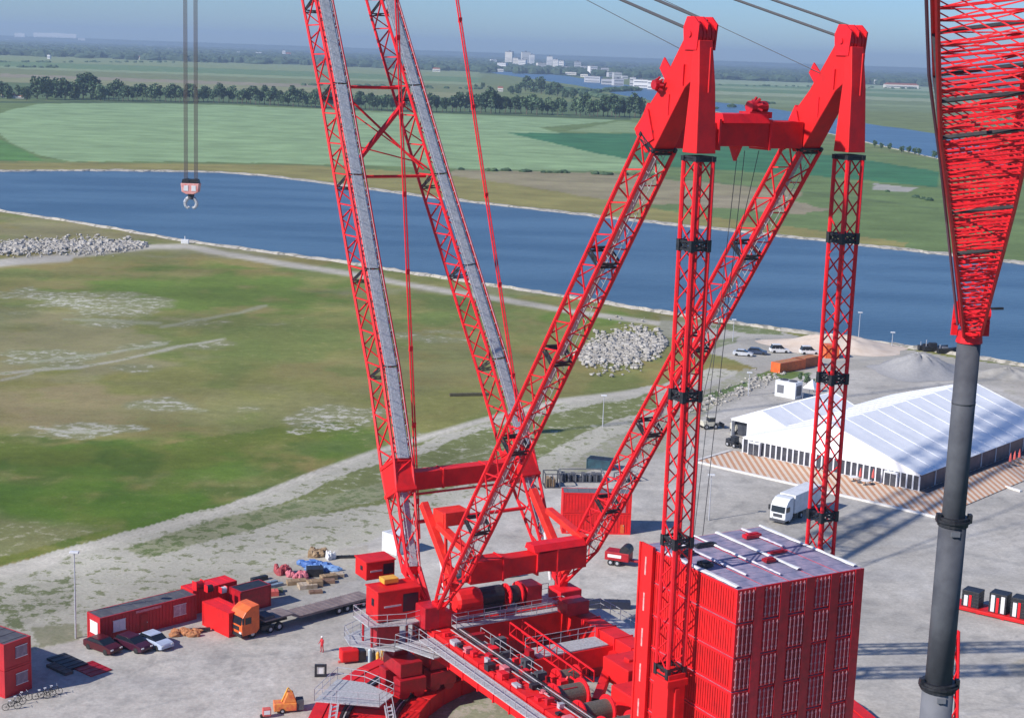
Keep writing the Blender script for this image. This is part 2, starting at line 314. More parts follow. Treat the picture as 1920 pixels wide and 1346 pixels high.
    poly([(60, 1180), (150, 1170), (150, 1200), (80, 1215)], (0.17, 0.18, 0.08), (0.3, 0.28, 0.2), 0.5, w=12, wy=8, a=.7)
    for k in range(11):                         # ploughed ripples beside the track
        o = k * 13; line([(760 + o * .8, 910 - o * .55 + 10), (880 + o * 1.2, 905 - o * .72)], 1.1, (0.27, 0.27, 0.15), a=.55, w=5)
    # tracks
    line([(-300, 1152), (0, 1072), (150, 1030), (300, 990), (400, 962), (560, 900), (700, 848), (900, 790), (1050, 752), (1230, 730)], 5.2, DIRT, (0.36, 0.34, 0.27), .3, w=4)
    for o in (-3.2, 2.2): line([(-300, 1152 + o), (0, 1072 + o), (150, 1030 + o), (300, 990 + o), (400, 962 + o), (560, 900 + o), (700, 848 + o), (900, 790 + o)], .8, (.36, .34, .27), a=.6, w=4)
    line([(-60, 1090), (0, 1074), (100, 1050)], 9, DIRT, (0.30, 0.29, 0.2), .3, w=8)
    line([(-200, 508), (0, 490), (120, 480), (280, 464), (350, 462), (430, 478), (650, 513), (800, 540), (950, 563), (1100, 588), (1240, 607), (1400, 625)], 4.5, (0.43, 0.40, 0.33), (0.36, 0.34, 0.26), .3, w=4)
    line([(-200, 512), (0, 494), (130, 484)], 6, (0.43, 0.40, 0.34), None, .3, w=4)
    # yard
    CON = (0.44, 0.415, 0.37); CB = (0.40, 0.375, 0.335)
    poly([(1235, 600), (1330, 606), (1460, 622), (1500, 632), (1740, 662), (1920, 690), (2500, 780), (2500, 1000), (1300, 1000), (1240, 1000), (1100, 1080), (1000, 1100), (1040, 900), (1250, 760), (1330, 715), (1420, 690), (1330, 660), (1235, 625)], (0.385, 0.365, 0.32), (0.33, 0.31, 0.26), 0.4, w=6, wy=3)
    poly([(-500, 1400), (-100, 1290), (60, 1222), (150, 1198), (250, 1180), (345, 1160), (420, 1110), (480, 1085), (560, 1045), (640, 1028), (690, 1015), (800, 960), (980, 900), (1130, 870), (1240, 860), (1340, 780), (1400, 740), (1500, 700), (1660, 690), (2500, 830), (2500, 3000), (-500, 3000)], CON, CB, 0.3, w=4, wy=2.5, soft=4)
    poly([(470, 1085), (560, 1045), (690, 1018), (690, 1080), (560, 1120), (480, 1125)], (0.36, 0.33, 0.27), (0.30, 0.28, 0.2), .4, w=10, wy=6, a=.8)
    poly([(1030, 905), (1240, 850), (1330, 770), (1420, 700), (1400, 690), (1240, 780), (1130, 830)], (0.37, 0.35, 0.29), (0.27, 0.27, 0.18), .5, w=10, wy=5, a=.9)
    poly([(1320, 742), (1400, 715), (1405, 724), (1330, 752)], (0.12, 0.17, 0.06), (0.3, 0.3, 0.2), .3, w=5, wy=3); poly([(1420, 702), (1460, 690), (1520, 700), (1480, 712), (1420, 712)], (0.12, 0.17, 0.05), None, .3, w=4)
    poly([(1320, 612), (1370, 606), (1460, 620), (1470, 628), (1400, 625)], (0.17, 0.2, 0.09), (0.35, 0.33, 0.26), .4, w=5, wy=2)
    poly([(1330, 640), (1385, 632), (1380, 642), (1340, 655)], (0.17, 0.2, 0.09), None, .4, w=5, wy=2, a=.8)
    poly([(1240, 655), (1290, 640), (1330, 600), (1235, 590)], (0.24, 0.24, 0.14), None, .4, w=5, wy=3, a=.6)
    poly([(1880, 690), (2300, 740), (2300, 830), (1880, 735)], (0.42, 0.39, 0.34), (0.3, 0.29, 0.22), .4, w=6)
    poly([(1885, 1245), (1960, 1215), (1960, 1275), (1900, 1265)], (0.34, 0.31, 0.24), None, .4, w=6, a=.8)
    # inside of the ring: sandy clay
    poly([(760, 1370), (860, 1300), (990, 1255), (1060, 1270), (1200, 1400), (800, 1420)], (0.40, 0.37, 0.29), (0.27, 0.29, 0.2), .5, w=10, wy=6)
    for P in ([(1610, 1290), (1700, 1265), (1920, 1225)], [(1560, 960), (1680, 925)], [(1330, 985), (1400, 940)], [(1620, 1015), (1730, 1020), (1920, 1060)], [(1850, 1300), (1920, 1275)], [(1480, 690), (1600, 676), (1720, 664)], [(260, 1330), (420, 1290)], [(100, 1330), (300, 1240), (520, 1225)]):
        line(P, 2.0, (0.26, 0.26, 0.25), a=.45, w=8)
    for i, (cx, cy, rx, ry) in enumerate([(1660, 1080, 60, 10), (1850, 1070, 60, 14), (280, 1280, 60, 10), (450, 1250, 50, 6), (1700, 1240, 50, 10), (560, 1150, 60, 10)]):
        spot(cx, cy, rx, ry, (0.29, 0.285, 0.28), None, None, .4, sd=70 + i)
    yd = inpoly(px, py, [(-500, 1400), (60, 1235), (250, 1195), (480, 1125), (690, 1040), (980, 920), (1240, 880), (1420, 740), (1660, 700), (2500, 840), (2500, 3000), (-500, 3000)]); y1 = fbm(X / 5, Y / 9, 80); y2 = fbm(X / 1.6, Y / 3, 81)
    put(yd * ss(y1, .54, .66), (0.37, 0.355, 0.325), None, None, .5); put(yd * ss(y2, .66, .74), (0.26, 0.25, 0.235), None, None, .45); put(yd * ss(1 - y1, .56, .68), (0.49, 0.47, 0.43), None, None, .5)
    for k in range(26):                          # wheel marks
        r_ = random.Random(k); x0 = r_.uniform(-100, 1900); y0 = r_.uniform(1150, 1340) if x0 < 600 else r_.uniform(960, 1340); dx = r_.uniform(150, 420); dy = -dx * r_.uniform(.02, .30)
        for o in (0, 11): line([(x0, y0 + o), (x0 + dx * .5, y0 + o + dy * .35), (x0 + dx, y0 + o + dy)], .9, (.25, .24, .225), a=.35, w=4)
    # relief: only the gentle edge of the banks
    Z = np.zeros(n)
    nr, nc = n
    idx = np.arange(nr * nc).reshape(n); f = np.stack([idx[:-1, :-1], idx[:-1, 1:], idx[1:, 1:], idx[1:, :-1]], -1).reshape(-1, 4)
    me = bpy.data.meshes.new('ground'); co = np.stack([X, Y, Z], -1).reshape(-1, 3)
    me.vertices.add(len(co)); me.vertices.foreach_set('co', co.ravel())
    me.loops.add(f.size); me.loops.foreach_set('vertex_index', f.ravel()); me.polygons.add(len(f))
    me.polygons.foreach_set('loop_start', np.arange(0, f.size, 4)); me.update()
    for nm, arr, al in (('cover', C, K), ('tufts', C2, K)):
        at = me.color_attributes.new(nm, 'FLOAT_COLOR', 'POINT')
        at.data.foreach_set('color', np.concatenate([arr.reshape(-1, 3), al.reshape(-1, 1)], 1).astype(np.float32).ravel())
    M = bpy.data.materials.new('land_cover'); M.use_nodes = True; nn = M.node_tree.nodes; l = M.node_tree.links; b = nn['Principled BSDF']
    b.inputs['Roughness'].default_value = 0.95; b.inputs['Specular IOR Level'].default_value = 0.15
    a1 = nn.new('ShaderNodeVertexColor'); a1.layer_name = 'cover'; a2 = nn.new('ShaderNodeVertexColor'); a2.layer_name = 'tufts'
    tc = nn.new('ShaderNodeTexCoord')
    def noise(sc, det, ro=.6, stretch=None):
        q = nn.new('ShaderNodeTexNoise'); q.inputs['Scale'].default_value = sc; q.inputs['Detail'].default_value = det; q.inputs['Roughness'].default_value = ro
        if stretch:
            mp = nn.new('ShaderNodeMapping'); mp.inputs['Scale'].default_value = stretch; l.new(tc.outputs['Object'], mp.inputs[0]); l.new(mp.outputs[0], q.inputs[0])
        else: l.new(tc.outputs['Object'], q.inputs[0])
        return q
    q1 = noise(0.45, 8, .72); q2 = noise(0.035, 6, .6); q3 = noise(0.012, 4, .6, (1, 4, 1))
    ad = nn.new('ShaderNodeMath'); ad.operation = 'ADD'; l.new(q1.outputs['Fac'], ad.inputs[0]); l.new(a1.outputs['Alpha'], ad.inputs[1])
    mr = nn.new('ShaderNodeMapRange'); mr.inputs['From Min'].default_value = 0.93; mr.inputs['From Max'].default_value = 1.02; mr.interpolation_type = 'SMOOTHSTEP'; l.new(ad.outputs[0], mr.inputs[0])
    mx = nn.new('ShaderNodeMix'); mx.data_type = 'RGBA'; l.new(mr.outputs[0], mx.inputs[0]); l.new(a1.outputs['Color'], mx.inputs[6]); l.new(a2.outputs['Color'], mx.inputs[7])
    prev = mx.outputs[2]
    for q, lo_, hi_ in ((q2, .78, 1.22), (q3, .86, 1.14), (q1, .83, 1.17), (noise(2.4, 3), .88, 1.12)):
        r_ = nn.new('ShaderNodeMapRange'); r_.inputs['From Min'].default_value = .3; r_.inputs['From Max'].default_value = .7; r_.inputs['To Min'].default_value = lo_; r_.inputs['To Max'].default_value = hi_
        l.new(q.outputs['Fac'], r_.inputs[0]); vm = nn.new('ShaderNodeVectorMath'); vm.operation = 'SCALE'; l.new(prev, vm.inputs[0]); l.new(r_.outputs[0], vm.inputs[3]); prev = vm.outputs[0]
    l.new(prev, b.inputs['Base Color'])
    bp = nn.new('ShaderNodeBump'); bp.inputs['Strength'].default_value = .35; bp.inputs['Distance'].default_value = .25; l.new(q1.outputs['Fac'], bp.inputs['Height']); l.new(bp.outputs[0], b.inputs['Normal'])
    me.materials.append(M); o = bpy.data.objects.new('ground', me); COL.objects.link(o); tag(o, kind='structure')
    # plain under and beyond the sheet
    P = MB(); P.add([(-70000, -3000, -0.4), (70000, -3000, -0.4), (70000, 80000, -0.4), (-70000, 80000, -0.4)], [(0, 1, 2, 3)])
    tag(P.build('terrain', mat('plain', (0.07, 0.11, 0.06), (0.12, 0.16, 0.08), 0.002, .95)), kind='structure')
ground()

def smooth_line(P, step=25, amp=1.0, sd=0):
    out = []; rr = random.Random(sd)
    for k in range(len(P) - 1):
        (x0, y0), (x1, y1) = P[k], P[k + 1]; n = max(1, int(abs(x1 - x0) / step))
        for i in range(n): out.append((x0 + (x1 - x0) * i / n, y0 + (y1 - y0) * i / n + rr.uniform(-amp, amp) * .5))
    out.append(P[-1]); return out
# water
W = bpy.data.materials.new('canal_water'); W.use_nodes = True; n_ = W.node_tree.nodes; l_ = W.node_tree.links; b_ = n_['Principled BSDF']
b_.inputs['Base Color'].default_value = (0.028, 0.105, 0.235, 1); b_.inputs['Roughness'].default_value = 0.32; b_.inputs['Specular IOR Level'].default_value = 0.22
tc_ = n_.new('ShaderNodeTexCoord'); mp_ = n_.new('ShaderNodeMapping'); mp_.inputs['Rotation'].default_value = (0, 0, R(-18)); mp_.inputs['Scale'].default_value = (0.5, 1.6, 1)
no_ = n_.new('ShaderNodeTexNoise'); no_.inputs['Scale'].default_value = 0.55; no_.inputs['Detail'].default_value = 6; bu_ = n_.new('ShaderNodeBump'); bu_.inputs['Strength'].default_value = 0.6; bu_.inputs['Distance'].default_value = 0.5
l_.new(tc_.outputs['Object'], mp_.inputs[0]); l_.new(mp_.outputs[0], no_.inputs[0]); l_.new(no_.outputs['Fac'], bu_.inputs['Height']); l_.new(bu_.outputs[0], b_.inputs['Normal'])
n2_ = n_.new('ShaderNodeTexNoise'); n2_.inputs['Scale'].default_value = 0.02; n2_.inputs['Detail'].default_value = 5; l_.new(mp_.outputs[0], n2_.inputs[0])
cr_ = n_.new('ShaderNodeValToRGB'); cr_.color_ramp.elements[0].position = .38; cr_.color_ramp.elements[1].position = .60; cr_.color_ramp.elements[0].color = (0.045, 0.098, 0.155, 1); cr_.color_ramp.elements[1].color = (0.078, 0.148, 0.215, 1)
l_.new(n2_.outputs['Fac'], cr_.inputs[0]); l_.new(cr_.outputs[0], b_.inputs['Base Color'])
def sheet(name, P, mt, z, dens=25, sd=1):
    a = MB(); vs = [G(x, y, 0) for x, y in P]; a.add([(v.x, v.y, z) for v in vs], [tuple(range(len(vs)))]); return tag(a.build(name, mt), kind='structure')
sheet('canal', smooth_line(FARBANK, 40, 2, 3) + smooth_line(NEARBANK, 40, 2, 4)[::-1], W, 0.08)
sheet('canal_branch', smooth_line([(1325, 190), (1420, 199), (1500, 212), (1620, 231), (1765, 253), (1930, 284), (2300, 350), (2300, 400), (1930, 322), (1765, 299), (1700, 284), (1640, 270), (1500, 238), (1400, 221), (1325, 205), (1325, 190)], 30, 2, 5), W, 0.10)
sheet('distant_canal', smooth_line([(780, 110), (895, 121), (930, 129), (1000, 136), (1060, 143), (1180, 160), (1330, 184), (1330, 204), (1240, 192), (1160, 178), (1080, 160), (1000, 149), (930, 139), (890, 128), (780, 115), (780, 110)], 30, 1, 6), W, 0.12)
# stone edging of both banks
STONE = mat('bank_stone', (0.42, 0.39, 0.33), (0.20, 0.19, 0.15), 0.5, 0.95, bump=.5, mixlo=.5, mixhi=.62)
def bank(P, wpx, sd):
    a = MB(); rr = random.Random(sd); pts = smooth_line(P, 14, 1, sd); rows = []
    for x, y in pts:
        c = G(x, y); k = c.y / 400
        rows.append([(c.x, c.y + s * wpx * (1 + rr.uniform(-.3, .5)), z) for s, z in ((-1, 0.03), (-.4, .55 + rr.uniform(-.25, .3)), (.5, .5 + rr.uniform(-.25, .2)), (1, 0.03))])
    for r in range(len(rows) - 1): a.add(rows[r] + rows[r + 1], [(0, 1, 5, 4), (1, 2, 6, 5), (2, 3, 7, 6)])
    return tag(a.build('riverbank', STONE), kind='structure')
bank(FARBANK, 4.5, 11); bank(NEARBANK, 1.9, 12)
bank([(1325, 206), (1400, 222), (1500, 239), (1640, 271), (1765, 300), (1930, 323)], 5, 13)

# ------------------------------------------------------------ the giant ring crane
TH = math.atan2(0.5116, 0.8592); EU = Vector((0.8592, 0.5116, 0)); EV = Vector((0.5116, -0.8592, 0))
A0 = G(1383, 1104, 25.7); A0.z = 0               # foot of the nearest corner of the container block
def CW(u, v, z=0): return A0 + EU * u + EV * v + Vector((0, 0, z))
U0, V0 = 8.0, -28.5
def L(u, v, z): return Vector((u - U0, -(v - V0), z))
crane = thing('ring_crane', 'giant red ring crane with twin lattice booms and twin back masts towering over the yard', 'crane', CW(U0, V0), TH)
X1 = Vector((1, 0, 0)); Y1 = Vector((0, 1, 0)); Z1 = Vector((0, 0, 1))

def lattice(nodes, e1, wa, wb, bays, cr=0.13, br=0.055, sides=(0, 1, 2, 3), xb=False, joints=True, jw=0.16, posts=False):
    """nodes: list of centres of the section ends; e1: lateral axis; wa,wb lists of sizes per node (along e1, along e2)"""
    A = MB(); J = MB(); cs = []
    for i, P in enumerate(nodes):
        d = (nodes[min(i + 1, len(nodes) - 1)] - nodes[max(i - 1, 0)]).normalized()
        e2 = e1.cross(d).normalized(); ee = d.cross(e2).normalized()
        a, b = wa[i] / 2, wb[i] / 2
        cs.append([P - ee * a - e2 * b, P + ee * a - e2 * b, P + ee * a + e2 * b, P - ee * a + e2 * b])
    for i in range(len(nodes) - 1):
        c0, c1 = cs[i], cs[i + 1]
        for k in range(4): A.tube(c0[k], c1[k], cr, 6)
        nb = bays[i]
        for s in sides:
            a0, a1, b0, b1 = c0[s], c1[s], c0[(s + 1) % 4], c1[(s + 1) % 4]
            for j in range(nb):
                t0, t1 = j / nb, (j + 1) / nb
                pa, pb = a0.lerp(a1, t0), b0.lerp(b1, t0); qa, qb = a0.lerp(a1, t1), b0.lerp(b1, t1)
                if (j + i * nb) % 2 == 0 or xb: A.tube(pa, qb, br, 4, cap=False)
                if (j + i * nb) % 2 == 1 or xb: A.tube(pb, qa, br, 4, cap=False)
                if posts: A.tube(pa, pb, br * .8, 4, cap=False)
    return A, cs
def joint_frame(par, c, d, hw, t):
    J = MB()       # the black bolted frame round a section joint: two rings and lugs
    for k in range(4):
        p, q = c[k], c[(k + 1) % 4]
        for o in (-hw, hw): J.bar(p + d * o, q + d * o, t, t, d)
        J.bar(p - d * hw * 1.5, p + d * hw * 1.5, t * 2.1, t * 2.1, (q - p).normalized())
        J.bar(p - d * hw, q + d * hw, t * .6, t * .6, d); J.bar(p + d * hw, q - d * hw, t * .6, t * .6, d)
    return J.build('joint_frame', BLACK, par)
# --- booms
def boom(side):
    zs = [13.0, 19.8, 22.4, 30.9, 40.3, 49.7, 59.1, 68.5, 78.6, 88.0, 97.4, 106.8, 116]
    vv = lambda z: -46.2 - 0.58 * (z - 9.7)
    key = [(10, -2.6), (31, -.6), (40, -.25), (59, .75), (69, 1.0), (116, 2.9)] if side < 0 else [(10, 13.6), (31, 12.3), (50, 10.5), (69, 9.1), (116, 6.9)]
    uu = lambda z: float(np.interp(z, [k[0] for k in key], [k[1] for k in key]))
    P = [L(uu(z), vv(z), z) for z in zs]
    b = MB(); wk = MB()
    wa = [1.3, 2.0] + [2.0] * 11; wb = [1.2, 2.6] + [3.3] * 11
    bays = [4, 2, 5] + [6] * 9
    Lt, cs = lattice(P, X1, wa, wb, bays, 0.165, 0.095)
    ft = L(uu(10) + (.9 if side < 0 else 0), -44.6, 9.6)                # pointed foot
    for c in cs[0]: Lt.tube(ft, c, 0.22, 6)
    Lt.frame(cs[0][0].lerp(cs[0][2], .5), X1, Y1, Z1, .75, .5, .45)
    o = Lt.build('boom', RED, crane)
    # welded box between foot section and lattice
    bx = MB(); d = (P[2] - P[1]).normalized(); e2 = X1.cross(d).normalized()
    bx.frame((P[1] + P[2]) / 2, X1, e2, d, 1.1, 1.5, 1.3); bx.frame(P[1], X1, e2, d, 1.16, 1.6, .2); bx.frame(P[2], X1, e2, d, 1.2, 1.68, .2)
    bx.build('boom_box', RED2, o, bevel=.05)
    # the back face (towards the counterweight) is -Y: e2 points...
    back = -1 if e2.y > 0 else 1
    for i in list(range(2, 12)) + [0]:
        p, q = P[i], P[i + 1]; dd = (q - p).normalized(); n = X1.cross(dd).normalized() * back; sd_ = dd.cross(n).normalized()
        off = n * (wb[i] / 2 + .13); ww = .66 if i else .42
        wk.frame((p + q) / 2 + off, sd_, n, dd, ww, .03, (q - p).length / 2 - .1)
        for s in (-1, 1):
            wk.bar((p + off + sd_ * s * ww + n * .5), (q + off + sd_ * s * ww + n * .5), .05, .05)
        for j in range(7):
            c = p.lerp(q, (j + .5) / 7) + off
            for s in (-1, 1): wk.bar(c + sd_ * s * ww, c + sd_ * s * ww + n * .5, .04, .04)
    wk.build('walkway', GRATE, o)
    for i in range(3, 12):
        dd = (P[i + 1] - P[i - 1]).normalized(); joint_frame(o, cs[i], dd, .14, .09)
    return P, cs
Pn, Cn = boom(-1); Pf, Cf = boom(1)
# boom head and far tip with hoist sheaves (above the photograph)
hd = MB(); top = (Pn[-1] + Pf[-1]) / 2; hd.bar(Pn[-1], Pf[-1], 2.4, 2.4); hd.frame(top + Z1 * 2, X1, Y1, Z1, 1.2, 1.6, 2.4); hd.build('boom_head', RED2, crane, bevel=.05)
tip = L(6, -137, 150)
jA, jc = lattice([top + Z1 * 3, top.lerp(tip, .35), top.lerp(tip, .7), tip], X1, [1.6, 2.4, 2.4, 1.2], [1.6, 2.4, 2.4, 1.2], [6, 6, 6], .14, .06)
jA.build('jib', RED, crane)
# --- bracing between the two booms
br = MB()
def bp_(side, z, f=0): # point on the inner chord of a boom
    P = Pn if side < 0 else Pf
    for i in range(len(P) - 1):
        if P[i].z <= z <= P[i + 1].z:
            t = (z - P[i].z) / (P[i + 1].z - P[i].z); return P[i].lerp(P[i + 1], t) + X1 * (1.0 * -side) + Y1 * f
for z in (50.2, 59.6): br.tube(bp_(-1, z), bp_(1, z), .17, 6)
br.tube(bp_(-1, 58.9), bp_(1, 50.9), .13, 6); br.bar(bp_(-1, 51.6), bp_(1, 58.0), .42, .42); br.tube(bp_(-1, 53.5, 1), bp_(1, 51.6, 1), .08, 5)
br.tube(bp_(-1, 57.5, 1), bp_(1, 51.2, -1), .08, 5)
br.build('boom_brace', RED, crane)
bb = MB(); z = 20.8
a_, b_2 = bp_(-1, z), bp_(1, z); bb.bar(a_, b_2, 1.5, 1.9); bb.bar(a_ - Z1 * 1.4 - Y1 * .5, b_2 - Z1 * 1.4 - Y1 * .5, .5, .12)
for t in (.02, .3, .7, .98): bb.frame(a_.lerp(b_2, t), X1, Y1, Z1, .12, .82, 1.02)
bb.build('boom_cross_beam', RED2, crane, bevel=.04)
b3 = MB(); b3.tube(bp_(-1, 17.0), bp_(1, 17.0), .2, 8); b3.build('tie_tube', RED, crane)
# --- stay bars rising beside the booms
for pts in (((785, 1010, -.2, 'n'), (778, 890, 0, 0), (757, 330, 0, 0), (745, 0, 0, 0)), ((975, 790, 0, 'f'), (972, 680, 0, 0), (910, 300, 0, 0), (857, 0, 0, 0))):
    # a straight tube in the plane of the masts from the boom foot up to the boom head
    a = MB(); uu = 1.2 if pts[0][3] == 'n' else 12.6
    o = CW(uu, 0)
    def onp(x, y):
        r = ray(x, y); t = ((o - EYE).dot(EU)) / r.dot(EU); P = EYE + r * t; q = P - A0; return L(uu, q.dot(EV), P.z)
    p0 = onp(*pts[0][:2]); p1 = onp(*pts[2][:2]) if pts[0][3] == 'n' else onp(*pts[3][:2]); far_ = p0 + (p1 - p0) * 1.9
    for s in (-.13, .13): a.tube(p0 + X1 * s, far_ + X1 * s, .085, 6)
    for j in range(9): c = p0.lerp(far_, (j + .5) / 9); a.frame(c, X1, Y1, Z1, .2, .11, .28)
    a.build('stay_bar', RED, crane)

# --- back masts (leaning) and counterweight struts (upright)
def mast(side):
    u = -1.6 if side < 0 else 13.6
    sh = 0 if side < 0 else -1.0
    # centre line, v and z
    top = (-10.95 + sh * 1.0, 57.3); low = (-36.5 + sh, 20.3)
    pt = lambda z: L(u, top[0] + (low[0] - top[0]) * (top[1] - z) / (top[1] - low[1]), z)
    zz = [15.5, 20.8, 29.9, 39.1, 48.2, 57.6] 
    P = [pt(z) for z in zz]; foot = L(u, -43.4 + sh * 1.6, 10.4)
    wd = 2.0
    Lt, cs = lattice(P, X1, [1.9] + [wd] * 5, [1.8] + [wd] * 5, [4] + [7] * 4, 0.19, 0.075)
    fl, fc = lattice([foot, P[0]], X1, [.6, 1.9], [.6, 1.8], [4], .17, .08); Lt.add(fl.v, fl.f); Lt.frame(foot, X1, Y1, Z1, .5, .5, .6)
    o = Lt.build('back_mast', RED, crane)
    for i in range(1, 6):
        d = (P[min(i + 1, 5)] - P[i - 1]).normalized(); joint_frame(o, cs[i], d, .20, .12)
    wk = MB()
    for i in range(0, 5):
        p, q = P[i], P[i + 1]; dd = (q - p).normalized(); n = X1.cross(dd).normalized(); n = n if n.y < 0 else -n
        off = n * (wd / 2 - .75); wk.frame((p + q) / 2 + off + X1 * .05, X1, n, dd, .36, .03, (q - p).length / 2 - .3)
        for j in range(8):
            c = p.lerp(q, (j + .5) / 8) + off
            for s in (-1, 1): wk.bar(c + X1 * s * .36, c + X1 * s * .36 + n * .7, .035, .035)
        for s in (-1, 1): wk.bar(p + off + X1 * s * .36 + n * .7, q + off + X1 * s * .36 + n * .7, .04, .04)
    wk.build('walkway', GRATE, o)
    # head: welded box, leaning leg + upright leg + sheave block
    H = MB(); k = u - (-1.6)
    def f(v, z, t): return L(u + t, v + sh * 1.0 , z)
    hw = .93
    H.prism([(-12.6, 58.6), (-11.0, 56.9), (-9.9, 57.2), (-6.6, 61.9), (-5.6, 62.6), (-5.5, 65.6), (-6.9, 65.8), (-9.6, 61.9)], f, -hw, hw)
    H.v = [((x - L(u, 0, 0).x) * (1 - .28 * min(1, max(0, (z - 58.5) / 7))) + L(u, 0, 0).x, y, z) for x, y, z in H.v]
    o2 = H.build('mast_head', RED2, o, bevel=.06)
    for pl_, s0, s1 in [([(-12.2, 58.3), (-11.3, 57.4), (-9.9, 58.0), (-10.8, 60.2)], s - .05, s + .05) for s in (-hw - .05, hw + .05)] + [([(-12.3, 59.4), (-11.9, 59.0), (-11.2, 60.3), (-11.6, 60.6)], -.5, .5)] + [([(-8.9, 62.1), (-8.2, 62.9), (-9.4, 64.0), (-9.9, 63.2)], s - .06, s + .06) for s in (-.7, .7)]:
        hs = MB(); hs.prism(pl_, f, s0, s1); hs.build('lug_plate', RED, o2)
    st_ = MB()                                   # weld stiffeners and dark access slots on the head
    for vv_, zz_ in ((-8.4, 60.6), (-6.8, 62.8)): st_.frame(L(u, vv_ + sh, zz_) , X1, Y1, Z1, hw * .98, .06, .75)
    st_.build('stiffener', RED, o2)
    for vv_, zz_ in ((-11.1, 59.3), (-10.2, 58.4)): q_ = MB(); q_.frame(L(u - hw * .985, vv_ + sh, zz_), X1, Y1, Z1, .03, .12, .22); q_.build('access_hole', BLACK, o2)
    sv = MB()
    for s in (-.55, -.22, .22, .55): sv.tube(L(u + s - .12, -6.25 + sh, 65.7), L(u + s + .12, -6.25 + sh, 65.7), .95, 20)
    for s in (-.78, 0, .78): sv.prism([(-6.9, 64.6), (-5.4, 64.6), (-5.2, 66.4), (-5.9, 66.95), (-6.7, 66.95), (-7.1, 66.2)], f, s - .07, s + .07)
    sv.tube(L(u - .95, -6.25 + sh, 65.7), L(u + .95, -6.25 + sh, 65.7), .22, 10)
    sv.build('sheave_block', RED, o2)
    dk = MB()                                   # small winch cluster on the outer edge
    for a in range(8):
        t = a * math.pi / 4; c = L(u + (1.35 if side > 0 else -1.35), -9.3 + sh, 62.0); dk.tube(c + Vector((0, math.cos(t) * .35, math.sin(t) * .35)), c + Vector((.25, math.cos(t) * .55, math.sin(t) * .55)), .09, 5)
    dk.tube(c - X1 * .3, c + X1 * .3, .36, 10); dk.build('winch_wheel', DRED, o2)
    # strut
    vs_ = -5.35 + sh * .9; zs = [17.8, 28.1, 39.4, 50.6, 56.9]; ws = 1.5
    if side > 0: zs = [5.0, 16.4, 28.1, 39.4, 50.6, 56.9]
    Q = [L(u - .15, vs_, z) for z in zs]
    St, sc = lattice(Q, X1, [ws] * len(Q), [ws] * len(Q), [max(3, round((zs[i + 1] - zs[i]) / 1.45)) for i in range(len(Q) - 1)], .165, .062)
    o3 = St.build('counterweight_strut', RED, crane)
    for i in range(len(Q)): joint_frame(o3, sc[i], Z1, .29 if i < len(Q) - 1 else .12, .16)
    SH = MB(); rr = []
    for z, a, b, dv in ((57.3, ws / 2 + .12, ws / 2 + .1, 0), (62.2, ws / 2 * .98, ws / 2 * .72, 0), (65.3, ws / 2 * .8, ws / 2 * .42, -.2)):
        c = L(u - .15, vs_ + dv, z); rr.append([c + X1 * (sx * a) + Y1 * (sy * b) for sx, sy in ((-1, -1), (1, -1), (1, 1), (-1, 1))])
    SH.loft(rr); SH.frame(L(u - .15, vs_ + ws / 2 + .06, 63.2), X1, Y1, Z1, .12, .06, 1.6); SH.build('strut_head', RED2, o3, bevel=.05)
    LB = MB(); LB.frame(L(u - .15, vs_, (zs[0] + 0.9) / 2 + .3), X1, Y1, Z1, .82, .95, (zs[0] - 1.6) / 2)
    LB.frame(L(u - .15, vs_, zs[0] - .75), X1, Y1, Z1, .98, 1.1, .28); LB.frame(L(u - .15, vs_ + 1.0, zs[0] - 3.4), X1, Y1, Z1, .2, .12, 2.2)
    LB.build('strut_foot_box', RED2, o3, bevel=.05)
    return foot, pt
fn_, ptn = mast(-1); ff_, ptf = mast(1)
# cross beams between the masts
cb = MB()
def cbeam(M, u0, u1, v, z, hv, hz):
    M.loft([[L(u, v, z) + Y1 * (sy * hv * k) + Z1 * (sz * hz * k) for sy, sz in ((-1, -1), (1, -1), (1, 1), (-1, 1))] for u, k in ((u0, 1.0), (u0 + 3.4, 1.02), (u0 + 4.6, .86), (u1 - 4.6, .86), (u1 - 3.4, 1.02), (u1, 1.0))])
cbeam(cb, -.6, 12.6, -11.9, 58.3, 1.1, 1.05); ob = cb.build('upper_cross_beam', RED2, crane, bevel=.05)
cr2 = MB()
for u in (2.8, 9.2, 4.2): cr2.frame(L(u, -11.9, 58.3), X1, Y1, Z1, .1, 1.25, 1.2)
cr2.prism([(-13.3, 59.2), (-10.6, 59.2), (-10.9, 59.9), (-12.8, 59.9)], lambda v, z, t: L(t, v, z), 4.5, 9.0)
cr2.prism([(-12.6, 57.4), (-11.2, 57.4), (-11.9, 56.2)], lambda v, z, t: L(t, v, z), 6.6, 6.9); cr2.build('stiffener', RED, ob)
wd_ = MB(); c = L(8.8, -12.2, 60.4)
for a in range(9): t = a * 2 * math.pi / 9; wd_.tube(c + Vector((-.3, math.cos(t) * .3, math.sin(t) * .3)), c + Vector((.1, math.cos(t) * .75, math.sin(t) * .75)), .12, 5)
wd_.tube(c - X1 * .7, c + X1 * .9, .5, 12); wd_.frame(c - Z1 * .6, X1, Y1, Z1, 1.1, .7, .25); wd_.build('winch', DRED, ob)
lc = MB(); cbeam(lc, -.6, 12.6, -39.9, 15.0, .95, 1.1); ol = lc.build('lower_cross_beam', RED2, crane, bevel=.06)
l2 = MB()
for u in (3.0, 6.9, 9.2): l2.frame(L(u, -39.9, 15.0), X1, Y1, Z1, .08, 1.03, 1.18)
l2.prism([(-40.9, 16.2), (-38.9, 16.2), (-39.3, 16.8), (-40.6, 16.8)], lambda v, z, t: L(t, v, z), 6.5, 12.4); l2.build('stiffener', RED, ol)
